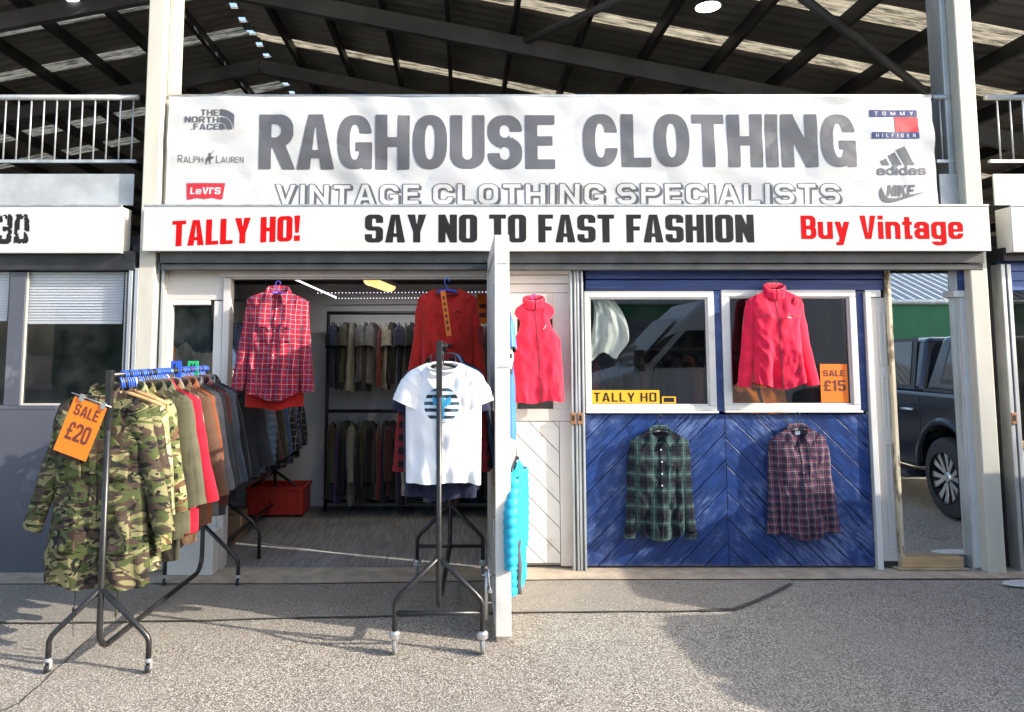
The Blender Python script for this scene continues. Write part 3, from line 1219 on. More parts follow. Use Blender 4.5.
V_ = [(p[0] + .22 * p[1], p[1]) for p in V_]
a_, b_, c_, d_ = rect(886, 185, 915, 196.5, TD)
mb.add(place(V_, W_ + .22, a_, b_, c_, d_, TD, ban_fn), F_)


def swoosh(X, Y, s):
    q = [(.05, .98), (.0, .62), (.01, .30), (.05, .10), (.12, .01), (.22, .0), (.36, .08), (1.0, .68), (.40, .32), (.28, .27), (.18, .30), (.12, .42), (.10, .62)]
    return sd_poly(X, Y, [(a_ * s, b_) for a_, b_ in q])


shape_on(mb, swoosh, (879, 186, 927, 203), TD, ban_fn, 50, False)
mb.build('tick_mark', m_vin_grey, ban, world=True)

# ------------------------------------------------------------------ fascia signs
def fascia(name, x0, x1, y0, y1, label, D=FASF):
    a, b, c, d = rect(x0, y0, x1, y1, D)
    t = thing(name, label, 'shop sign', ((a + b) / 2, D, c))
    mb = MB()
    mb.box(a, b, D, D + .012, c, d)
    mb.build('sign_face', m_fascia, t, world=True, bevel=.003)
    mb = MB()
    mb.box(a + .004, b - .004, D + .0125, W - .03, c + .003, d - .003)
    mb.build('sign_box', m_fascia_side, t, world=True, bevel=.003)
    mb = MB()
    mb.box(a, b, D - .006, D + .015, d + .0005, d + .012)
    mb.build('edge_trim', m_galv, t, world=True)
    return t


f1 = fascia('fascia_sign', 143, 990, 206, 251, 'long white fascia sign with black slogan between red lettering, over the open shop')
LT = FASF - .0012
imp = dict(w=.52, sv=.205, sh=.15, R=.16, gap=.06, res=52)
mb = MB()
text_on(mb, 'TALLY HO!', (172, 221, 300, 246.5), LT, tilt=.045, **imp)
mb.build('red_lettering', m_red_let, f1, world=True)
mb = MB()
text_on(mb, 'SAY NO TO FAST FASHION', (365, 214.5, 754, 242.5), LT, **imp)
mb.build('black_lettering', m_blk_let, f1, world=True)
mb = MB()
text_on(mb, 'Buy Vintage', (801, 215.5, 963, 239), LT, w=.56, sv=.2, sh=.155, R=.2, gap=.08, res=52)
mb.build('red_lettering', m_red_let, f1, world=True)
f2 = fascia('fascia_sign', -260, 121, 206, 253, 'white neighbouring fascia sign at far left with worn letters 3D')
mb = MB()
text_on(mb, '3D', (-3, 214, 29.5, 244), LT, w=.62, sv=.22, sh=.17, R=.18, gap=.08, res=44, rough=.16)
mb.build('worn_lettering', m_blk_let, f2, world=True)
f3 = fascia('fascia_sign', 1012, 1400, 206, 252, 'blank white fascia sign at the far right edge')
# ------------------------------------------------------------------ helpers for boarded panels
def clip_poly(poly, x0, x1, z0, z1):
    def cut(pts, f):
        out = []
        for i in range(len(pts)):
            a, b = pts[i], pts[(i + 1) % len(pts)]
            fa, fb = f(a), f(b)
            if fa >= 0:
                out.append(a)
            if (fa >= 0) != (fb >= 0):
                t = fa / (fa - fb)
                out.append((a[0] + t * (b[0] - a[0]), a[1] + t * (b[1] - a[1])))
        return out
    for f in (lambda p: p[0] - x0, lambda p: x1 - p[0], lambda p: p[1] - z0, lambda p: z1 - p[1]):
        if not poly:
            return []
        poly = cut(poly, f)
    return poly


def boards(mb, x0, x1, z0, z1, y, th, pitch, gap, slope, phase=0.0):
    """diagonal tongue-and-groove boards; slope +1 rises to the right"""
    n = 0
    s2 = pitch * math.sqrt(2)
    k = -60
    rr = random.Random(int(x0 * 100) + 7)
    while k < 60:
        c0 = phase + k * s2 + gap * .7
        c1 = phase + (k + 1) * s2 - gap * .7
        # board: c0 <= z - slope*x <= c1
        far = 20
        poly = [(-far, c0 - slope * far), (far, c0 + slope * far), (far, c1 + slope * far), (-far, c1 - slope * far)]
        poly = clip_poly(poly, x0, x1, z0, z1)
        if len(poly) >= 3:
            mb.prism(poly, y + rr.random() * .002, y + th)
        k += 1
    return mb


# ------------------------------------------------------------------ the clothes shop
shop = thing('clothes_shop', 'clothes shop unit with white left side, open doorway and blue boarded right side', 'shop', (0, W, 0))
B = lambda *q: MB().pbox(*q)


def part(name, mb, mat, parent=None, bevel=.004, **kw):
    return mb.build(name, mat, parent or shop, world=True, bevel=bevel, **kw)


m_glass_s = glass('side_window_glass', (.9, .92, .93), 1.45, .02)
# left white side with its window
mb = MB()
mb.pbox(162, 266, 226, 300, W, W + .05)
part('header_panel', mb, m_white_old)
mb = MB()
mb.pbox(162, 301, 167.5, 578, W - .006, W + .05)
mb.pbox(210, 301, 219, 578, W - .006, W + .05)
mb.pbox(167.6, 300, 209.9, 305, W - .003, W + .045)
mb.pbox(167.6, 402, 209.9, 412, W - .003, W + .045)
fr = part('window_frame', mb, m_white)
mb = MB()
a, b, c, d = rect(167.6, 305.2, 209.9, 401.8, W + .02)
mb.box(a, b, W + .02, W + .024, c, d)
part('window_pane', mb, m_glass_s, fr, 0)
mb = MB()
mb.pbox(167.6, 412.3, 209.9, 578, W + .002, W + .05)
part('lower_panel', mb, m_white_old)
# door frame of the opening
mb = MB()
mb.pbox(219.3, 277.5, 226, 575, W - .02, W + .09)
mb.pbox(219.3, 265.5, 490, 277, W - .022, W + .09)
part('door_frame', mb, m_white_old)
mb = MB()
mb.pbox(226.3, 277.2, 488, 279, W + .0, W + .09)
part('door_stop', mb, m_white_old, bevel=.001)
# roller shutter housing under the sign
mb = MB()
a, b, c, d = rect(160, 252.5, 984, 263, FASF + .06)
mb.box(a, b, FASF + .06, W + .1, c - .0, d + .03)
mb.box(a, b, FASF + .075, W - .05, c - .05, c - .005)
part('shutter_housing', mb, m_shutter)
# right white side
mb = MB()
X0 = .29
X1 = P(571, 420, W).x
zt = P(540, 266, W).z
z1 = P(540, 293, W).z
for i in range(3):
    h = (zt - z1) / 3
    mb.box(X0, X1, W, W + .03, z1 + i * h + .003, z1 + (i + 1) * h - .002)
part('header_boards', mb, m_white_old, bevel=.003)
mb = MB()
pa = P(517, 320, W).x
pb, zb = P(552.5, 318, W).x, P(540, 409, W).z
zw = P(540, 319, W).z
mb.box(X0, pa, W - .004, W + .03, zb, z1)
mb.box(pb, X1, W - .004, W + .03, zb, z1)
mb.box(pa, pb, W - .0035, W + .03, zw, z1)
zr = P(540, 421, W).z
mb.box(X0, X1, W - .006, W + .03, zr, zb)
fr = part('window_frame', mb, m_white_old)
mb = MB()
mb.box(pa, pb, W + .01, W + .014, zb, zw)
part('window_pane', mb, m_glass_d, fr, 0)
mb = MB()
xs1 = P(560, 490, W).x
boards(mb, X0, xs1 - .002, .05, zr - .004, W, .02, .13, .005, -1, .1)
part('diagonal_boards', mb, m_white, bevel=.003)
mb = MB()
mb.box(X0, xs1, W + .0205, W + .03, .03, zr - .002)
part('board_backing', mb, M('board_gap_grey', (.28, .26, .24), .8), bevel=0)  # grey-brown backing that shows between the white boards
mb = MB()
mb.box(xs1 + .002, X1, W - .008, W + .03, .03, zr - .002)
part('corner_post', mb, m_white_old)


def guide(parent, xa, xb, y0=262, y1=573, lock=True, D=W - .06, ym=420):
    a, b = P(xa, ym, D).x, P(xb, ym, D).x
    zt = P((xa + xb) / 2, y0, D).z
    mb = MB()
    mid = (a + b) / 2
    mb.box(a, mid - .008, D, W + .04, .012, zt)
    mb.box(mid + .008, b, D, W + .04, .012, zt)
    mb.box(mid - .0085, mid + .0085, D + .03, W + .035, .012, zt)
    g = mb.build('shutter_guide', m_galv, parent, world=True, bevel=.003)
    if lock:
        mb = MB()
        zl = P(570, 418, D).z
        xl = (a + mid) / 2 if lock != 2 else (b + mid) / 2
        mb.box(xl - .02, xl + .02, D - .012, D - .0005, zl - .045, zl + .04)
        l = mb.build('bullet_lock', m_rust, g, world=False, bevel=.004)
        l.data.transform(Matrix.Translation(-ORG[parent]))
        mb = MB()
        mb.box(xl - .009, xl + .009, D - .0135, D - .0125, zl - .02, zl + .02)
        l = mb.build('keyhole_plate', m_dark, g)
        l.data.transform(Matrix.Translation(-ORG[parent]))
    return g


guide(shop, 571.5, 577.8)
guide(shop, 578.6, 585)
guide(shop, 154, 162, lock=False, ym=340)
guide(shop, 974.5, 983.5)

# blue boarded side
mb = MB()
xa, xb = P(585.3, 278, W).x, P(883, 278, W).x
zt, zm, zb = P(720, 262, W).z, P(720, 279.5, W).z, P(720, 290.5, W).z
mb.box(xa, xb, W - .004, W + .03, zm + .004, zt)
mb.box(xa, xb, W + .001, W + .03, zb + .002, zm - .003)
part('upper_blue_boards', mb, m_blue_s)
mb = MB()
xd = P(954.5, 278, W).x
xd2 = P(966, 278, W).x
mb.box(xd, xd2, W - .05, W + .059, zb + .0, zt)
part('upper_blue_boards', mb, m_blue_s)


def window(x0, x1, y0, y1, gx0, gx1, gy0, gy1):
    a, b, c, d = rect(x0, y0, x1, y1, W)
    e, f, g, h = rect(gx0, gy0, gx1, gy1, W)
    mb = MB()
    Y0, Y1 = W - .012, W + .05
    mb.box(a, e, Y0, Y1, g, h)
    mb.box(f, b, Y0, Y1, g, h)
    mb.box(a, b, Y0 + .0015, Y1, h, d)
    mb.box(a, b, Y0 + .0015, Y1, c, g)
    fr = part('window_frame', mb, m_white)
    mb = MB()
    # inner bead
    t = .012
    mb.box(e, e + t, W + .004, W + .02, g + t, h - t)
    mb.box(f - t, f, W + .004, W + .02, g + t, h - t)
    mb.box(e, f, W + .005, W + .02, h - t, h)
    mb.box(e, f, W + .005, W + .02, g, g + t)
    q = part('glazing_bead', mb, m_white, fr, .002)
    mb = MB()
    mb.box(e + .002, f - .002, W + .022, W + .027, g + .002, h - .002)
    part('pane', mb, m_glass, fr, 0)
    mb = MB()
    mb.box(a - .004, b + .004, W - .035, W + .0, c - .018, c - .001)
    part('sill', mb, m_white, fr, .004)
    return fr


window(584.7, 715, 291, 410.5, 589.6, 708.5, 297.7, 405.7)
window(722.5, 857.5, 290, 410, 730, 850.8, 296.8, 404.8)
for (q0, q1) in ((715.4, 722.1), (857.9, 865)):
    mb = MB()
    mb.pbox(q0, 291, q1, 411.5, W - .004, W + .03)
    part('blue_mullion_strip', mb, m_blue_s, bevel=.002)
mb = MB()
a, b, c, d = rect(585.5, 414.5, 871.5, 569, W)
cm = P(727, 490, W).x
mb2 = MB()
boards(mb2, a, cm - .0015, .03, d, W, .022, .14, .005, 1, d - a)
boards(mb2, cm + .0015, b, .03, d, W, .022, .14, .005, -1, d + b - .06)
# origin on the centre seam, so the grain can mirror about it
o = mb2.build('blue_chevron_boards', m_blue, shop, world=True, bevel=.004)
o.data.transform(Matrix.Translation((-cm, 0, 0)))
o.location.x = cm
mb = MB()
mb.box(a, b, W + .0225, W + .035, .02, d)
part('board_backing', mb, m_blue_gap, bevel=0)
# white post and panelled door leaf right of the blue boards
mb = MB()
mb.pbox(871.8, 292, 877.6, 574, W - .03, W + .05)
part('white_post', mb, m_white)
mb = MB()
mb.pbox(865.2, 290, 881, 297, W - .004, W + .05)
mb.pbox(954, 290.5, 965, 297, W - .052, W + .05)
part('door_head', mb, m_white)
lf0, lf1 = P(878.2, 430, W).x, P(895.5, 430, W).x
zt = P(880, 297.5, W).z
mb = MB()
mb.box(lf0, lf1, W + .012, W + .05, .06, zt)
leaf = part('narrow_door_leaf', mb, m_white_old)
for z0, z1 in ((.12, .92), (1.02, 1.42), (1.5, zt - .1)):
    mb = MB()
    mb.frame(lf0 + .045, lf1 - .035, z0, z1, W + .004, W + .0115, .012)
    part('panel_moulding', mb, m_white_old, leaf, .002)
mb = MB()
mb.box(lf0, lf1, W + .015, W + .05, .014, .055)
part('bottom_gap_strip', mb, m_dark)
j0, j1 = P(965.5, 470, W).x, P(974.5, 470, W).x
mb = MB()
mb.box(j0, j1, W - .05, W + .059, .03, P(955, 298, W).z)
part('right_jamb', mb, M('pale_grey_jamb', (.56, .56, .55), .6, var=.06, dirt=(.42, .41, .39)))
mb = MB()
mb.box(j1 + .001, j1 + .05, W + .02, W + .05, .012, P(955, 262, W).z)
part('jamb_gap_shade', mb, m_dark, bevel=0)  # dark strip set in the gap to stand for its shade
mb = MB()
mb.box(lf1, j1, W + .06, W + .08, .014, P(915, 262, W).z)
part('closed_door', mb, m_white_old, bevel=0)

# the big white door, standing open towards the camera
dx0, dx1 = .181, .268
dy0, dy1 = 4.26, W - .03
mb = MB()
mb.box(dx0, dx1, dy0, dy0 + .05, .035, 2.285)
dr = mb.build('door', m_white, shop, world=True, bevel=.004)
for nm, q in (('door_board', (dx0 + .012, dx1 - .012, dy0 + .05, dy1 - .05, .05, 2.27)),
              ('hinge_stile', (dx0, dx1, dy1 - .05, dy1, .035, 2.285))):
    mb = MB()
    mb.box(*q)
    part(nm, mb, m_white, dr, .003)
mb = MB()
mb.box(dx0 + .001, dx1 - .001, dy0 + .051, dy1 - .051, 2.19, 2.284)
part('top_rail', mb, m_white, dr, .003)
mb = MB()
mb.box(dx0 + .001, dx1 - .001, dy0 + .051, dy1 - .051, .036, .12)
part('bottom_rail', mb, m_white, dr, .003)
mb = MB()
for z in (.62, 1.32, 1.95):
    mb.box(dx0 - .012, dx0 - .0005, dy0 + .03, dy0 + .07, z - .05, z + .05)
part('lock_plate', mb, m_galv, dr, .002)
mb = MB()
for k in range(5):
    mb.lathe([(.004, -.004), (.004, 0)], (dx0 + .025 + .018 * k, dy0 - .0003, 1.52 + .004 * (k % 2)), 'y', 8)
for k in range(3):
    mb.lathe([(.004, -.004), (.004, 0)], (dx0 + .03 + .02 * k, dy0 - .0003, 2.12), 'y', 8)
part('screw_hole', mb, m_galv, dr, 0)
mb = MB()
yb, zb_ = dy0 + .08, .26
mb.tube([(dx0 - .05, dy0 + .03, .38), (dx0 - .05, dy0 + .03, .12)], .011, 8)
for z in (.36, .21):
    mb.tube([(dx0 - .075, dy0 + .03, z), (dx0, dy0 + .03, z)], .006, 6)
mb.tube([(dx0 - .04, dy0 + .012, .40), (dx0 - .036, dy0 + .01, .33), (dx0 - .03, dy0 + .008, .29)], .006, 6)
mb.lathe([(.0, -.014), (.013, -.008), (.013, .008), (.0, .014)], (dx0 - .03, dy0 + .008, .28), n=10)
part('floor_bolt', mb, m_alu, dr, 0)

# interior shell
mb = MB()
mb.box(-2.35, .475, 7.75, 7.85, .017, 2.41)
part('back_wall', mb, m_int, bevel=0)
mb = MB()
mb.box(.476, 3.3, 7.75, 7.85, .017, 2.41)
part('back_wall', mb, m_int_dark, bevel=0)  # walls of this half coloured dark to deepen the shade behind the panes
mb = MB()
mb.box(-2.45, -2.351, W + .06, 7.85, .0, 2.41)
part('side_wall', mb, m_int, bevel=0)
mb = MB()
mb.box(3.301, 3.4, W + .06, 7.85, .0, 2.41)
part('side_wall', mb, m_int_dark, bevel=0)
mb = MB()
xx = -2.4
rows = [[], []]
while xx < 3.36:
    z = 2.37 + .014 * math.sin(xx * 2 * PI / .15)
    rows[0].append((xx, W + .08, z))
    rows[1].append((xx, 7.8, z))
    xx += .025
mb.grid(rows)
part('ceiling_sheet', mb, M('dark_ceiling_sheet', (.06, .06, .062), .55, .3, var=.3), bevel=0)
for y in (6.25, 7.1):
    mb = MB()
    mb.box(-2.35, 3.3, y, y + .06, 2.24, 2.345)
    part('ceiling_joist', mb, m_dark)
mb = MB()
mb.box(.45, .5, W + .06, 7.7, .02, 2.35)
part('partition', mb, m_int_dark, bevel=0)

# a few lamps inside
pa_, pb_ = P(371, 279, 6.05), P(389, 290.5, 6.75)
t = thing('tube_light', 'yellowed fluorescent tube light on the shop ceiling', 'ceiling light', (pa_ + pb_) / 2, 0)
dl = (pb_ - pa_)
dl.z = 0
t.rotation_euler = (0, 0, math.atan2(-dl.x, dl.y))
hl = dl.length / 2
mb = MB()
mb.box(-.075, .075, -hl, hl, .012, .05)
mb.build('light_housing', m_white_old, t, bevel=.004)
mb = MB()
rows = [[(.065 * math.cos(a), y, .01 - .045 * math.sin(a)) for a in [PI * k / 10 for k in range(11)]] for y in (-hl + .01, hl - .01)]
mb.grid(rows)
mb.build('diffuser', emit('yellow_diffuser', (1, .76, .32), .42), t)
def lamp(name, loc, sx, sy, power, col):
    l = bpy.data.lights.new(name, 'AREA')
    l.shape = 'RECTANGLE'
    l.size, l.size_y, l.energy, l.color = sx, sy, power, col
    o = bpy.data.objects.new(name, l)
    COL.objects.link(o)
    o.location = loc


lamp('tube_lamp', ((pa_ + pb_) / 2 - Vector((0, 0, .045))), .12, .8, 1.6, (1, .86, .6))
lamp('strip_lamp', (-.4, 7.25, 2.22), 1.8, .03, 1.9, (.95, .96, 1))
m_led = emit('led_dot', (.86, .72, 1), .9)
m_ledw = emit('led_white', (1, 1, 1), .75)
p0 = P(290, 277, 6.1)
p1 = P(336, 297.5, 7.4)
t = thing('light_strip', 'thin white light strip running back along the shop ceiling', 'light strip', p0)
mb = MB()
mb.beam((0, 0, 0), p1 - p0, .012, .012)
mb.build('tube', m_ledw, t)
for k, (yy, lab) in enumerate(((293, 'upper dotted light string across the shop ceiling'), (298.5, 'lower dotted light string across the shop back wall'))):
    D = 7.2 + .35 * k
    q0, q1 = P(318 if k == 0 else 336, yy, D), P(500, yy - 1, D)
    t = thing('light_string', lab, 'light string', q0, group='dotted light strings in the shop')
    mb = MB()
    mb.tube([(0, 0, 0), q1 - q0], .004, 5)
    mb.build('wire', m_dark, t)
    mb = MB()
    n = 52
    for i in range(n):
        q = (q1 - q0) * (i / n)
        mb.box(q.x - .004, q.x + .004, -.008, -.004, q.z - .004, q.z + .004)
    o = mb.build('bulb', m_led if k == 0 else m_ledw, t)
    o['kind'] = 'stuff'

m_glass_l = glass('clear_window_glass', (.92, .93, .94), 1.4, .01)
# ------------------------------------------------------------------ left neighbour (blue-grey) and its blinds
WL = 5.52
ls = thing('grey_shop', 'blue-grey shop front with wide dark window and white blinds at the left edge', 'shop', (P(60, 500, WL).x, WL, 0))
a, b, c, d = rect(-400, 408, 125, 585, WL)
mb = MB()
mb.box(a, b, WL, WL + .06, .012, d)
mb.build('lower_panel', m_bluegrey, ls, world=True, bevel=.004)
mb = MB()
g0, g1, gz0, gz1 = rect(23, 272, 124.5, 405.5, WL)
xm0, xm1 = P(7, 340, WL).x, P(23, 340, WL).x
mb.box(xm0, g0, WL - .004, WL + .06, gz0, gz1)
mb.box(a, b, WL - .003, WL + .06, gz0 - .03, gz0 - .0005)
mb.box(g1, b + .01, WL - .004, WL + .06, gz0, gz1)
fr = mb.build('window_frame', m_bluegrey, ls, world=True, bevel=.004)
mb = MB()
mb.box(g0 - .0, g0 + .014, WL + .006, WL + .02, gz0 + .014, gz1)
mb.box(g1 - .014, g1, WL + .006, WL + .02, gz0 + .014, gz1)
mb.box(g0, g1, WL + .006, WL + .021, gz0, gz0 + .014)
o = mb.build('glazing_bead', m_cream, fr, bevel=.002)
o.data.transform(Matrix.Translation(-ORG[ls]))
for x0, x1 in ((g0, g1), (a, xm0)):
    mb = MB()
    mb.box(x0, x1, WL + .022, WL + .026, gz0, gz1)
    o = mb.build('pane', m_glass_l, fr)
    o.data.transform(Matrix.Translation(-ORG[ls]))
mb = MB()
z0s = P(60, 270.5, WL).z
mb.box(a, b + .02, FASF + .06, WL + .1, z0s, P(60, 253, WL).z + .01)
mb.build('shutter_housing', m_dark, ls, world=True, bevel=.004)
guide(ls, 126, 136, 268, 578, lock=False, D=WL - .03, ym=340)
m_slat = M('white_blind_slat', (.78, .78, .80), .5, var=.04)
for (x0, x1, yb) in ((25, 123, 324), (-250, 8, 321)):
    D = WL + .04
    a2, b2, c2, d2 = rect(x0, 272, x1, yb, D)
    bl = thing('window_blind', 'white slatted blind half drawn in the ' + ('wide grey-framed window' if x0 > 0 else 'cut-off window at the far left edge'), 'blind', ((a2 + b2) / 2, D, c2), group='white window blinds')
    mb = MB()
    z = d2
    while z > c2 + .02:
        mb.add([(a2, D + .010, z), (b2, D + .010, z), (b2, D, z - .021), (a2, D, z - .021)], [(0, 1, 2, 3)])
        z -= .0215
    mb.build('slats', m_slat, bl, world=True)
    mb = MB()
    mb.box(a2, b2, D - .002, D + .014, c2, c2 + .022)
    mb.build('bottom_rail', m_slat, bl, world=True, bevel=.003)
mb = MB()
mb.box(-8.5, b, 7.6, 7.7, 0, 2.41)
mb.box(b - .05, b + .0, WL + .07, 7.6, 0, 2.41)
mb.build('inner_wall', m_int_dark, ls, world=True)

# ------------------------------------------------------------------ right neighbour
WR = 5.6
rs_ = thing('blue_shop', 'blue and glass shop front cut off by the right edge', 'shop', (P(1030, 500, WR).x, WR, 0))
x0 = P(1003, 350, WR).x
XE = 7.5
mb = MB()
zt, zs = P(1012, 262, WR).z, P(1012, 291, WR).z
n = 3
for i in range(n):
    h = (zt - zs) / n
    mb.box(x0, XE, WR - .01, WR + .02, zs + i * h + .003, zs + (i + 1) * h)
mb.build('blue_shutter_slats', M('blue_shutter_paint', (.05, .11, .34), .45, var=.12, vscale=3), rs_, world=True, bevel=.004)
mb = MB()
zg = P(1018, 441, WR).z
mb.box(x0 + .012, XE, WR + .02, WR + .025, zg, zs)
mb.build('window_pane', m_glass_d, rs_, world=True)
mb = MB()
mb.box(x0 + .012, XE, WR - .02, WR + .05, zg - .045, zg - .001)
mb.build('window_sill', m_wood, rs_, world=True, bevel=.003)
mb = MB()
za = P(1018, 482, WR).z
mb.box(x0 + .012, XE, WR + .0, WR + .03, za, zg - .047)
mb.build('beige_panel', M('beige_panel_paint', (.55, .48, .40), .6), rs_, world=True, bevel=.003)
mb = MB()
zc = P(1018, 497, WR).z
mb.box(x0 + .012, XE, WR - .004, WR + .03, zc, za - .002)
mb.box(x0 + .012, XE, WR - .004, WR + .03, .02, P(1018, 514, WR).z)
mb.build('blue_panel', M('bright_blue_panel', (.02, .12, .5), .5, var=.1), rs_, world=True, bevel=.004)
mb = MB()
mb.box(x0 + .012, XE, WR + .035, WR + .05, .02, za)
mb.build('recess_back', m_dark, rs_, world=True)
mb = MB()
a, b, c, d = rect(1014, 452, 1060, 474, WR - .004)
mb.box(a, b, WR - .004, WR - .001, c, d)
nt_ = mb.build('paper_notice', m_white, rs_, world=True)
guide(rs_, 1011, 1021, 264, 572, D=WR - .05, ym=420)
mb = MB()
mb.box(x0 - .02, XE, FASF + .08, WR + .08, P(1012, 262, WR).z + .0, P(1012, 252, WR).z + .02)
mb.build('shutter_housing', m_dark, rs_, world=True)
mb = MB()
mb.box(4.1, XE, 7.6, 7.7, 0, 2.41)
mb.box(4.05, 4.1, WR + .06, 7.6, 0, 2.41)
mb.build('inner_wall', m_int_dark, rs_, world=True)

# ------------------------------------------------------------------ mirror on its block
MD = 5.635
m_mir = bpy.data.materials.new('mirror_glass')
m_mir.use_nodes = True
nt = m_mir.node_tree
bs = nt.nodes['Principled BSDF']
bs.inputs['Metallic'].default_value = 1
bs.inputs['Roughness'].default_value = .0
bs.inputs['Base Color'].default_value = (.88, .9, .89, 1)
xm0, xm1 = P(898.5, 470, MD).x, P(969, 470, MD).x
zm0, zm1 = max(.05, P(935, 555, MD).z), P(915, 258, MD).z
mir = thing('standing_mirror', 'tall plain mirror on a wooden block, reflecting a parked dark pickup', 'mirror', ((xm0 + xm1) / 2, MD, zm0))
mb = MB()
mb.box(xm0, xm1, MD, MD + .004, zm0, zm1)
mb.build('mirror_glass', m_mir, mir, world=True)
mb = MB()
xb0, xb1 = P(897, 470, W - .03).x, P(900.6, 470, W - .03).x
mb.box(xb0, xb1, W - .03, MD + .02, .02, P(890, 263, W - .03).z)
mb.build('edge_batten', M('flaking_cream_edge', (.58, .50, .36), .7, var=.2, dirt=(.2, .14, .08), dscale=12, dthr=(.5, .6), stretch=(1, 1, .35)), mir, world=True, bevel=.003)
mb = MB()
mb.box(xm0 + .002, xm1 + .005, MD + .0045, MD + .02, zm0, zm1)
mb.build('backing_board', m_wood, mir, world=True)
bx0, bx1, bz0, bz1 = rect(902, 554.5, 963, 565, W - .03)
mb = MB()
mb.box(bx0, bx1, W - .035, MD + .03, .026, zm0 - .002)
single(mb, 'wooden_block', m_wood, 'short pale wooden block under the standing mirror', 'wooden block', ((bx0 + bx1) / 2, W, .026), bevel=.004)
mb = MB()
mb.box(bx0 - .05, bx1 + .03, W - .055, MD + .03, .0165, .0255)
single(mb, 'base_board', M('weathered_board', (.42, .32, .2), .8, var=.3), 'thin weathered board lying below the wooden block', 'board', ((bx0 + bx1) / 2, W, .0165), bevel=.002)

# the lens-shaped white lid on the asphalt at right
q = G(1032, 586.5)
mb = MB()
mb.smooth = False
pts = []
for i in range(28):
    t_ = 2 * PI * i / 28
    pts.append((.20 * math.cos(t_), .075 * math.sin(t_) * abs(math.sin(t_)) ** .35))
mb.prism(pts, .0, .012, 'z')
single(mb, 'drain_cover', m_white, 'pale lens-shaped cover lying on the asphalt by the right edge', 'cover', q + Vector((0, 0, .014)), local=True, bevel=.003)
# ------------------------------------------------------------------ garments
def sm(t, a=0.0, b=1.0):
    t = max(0.0, min(1.0, (t - a) / (b - a)))
    return t * t * (3 - 2 * t)


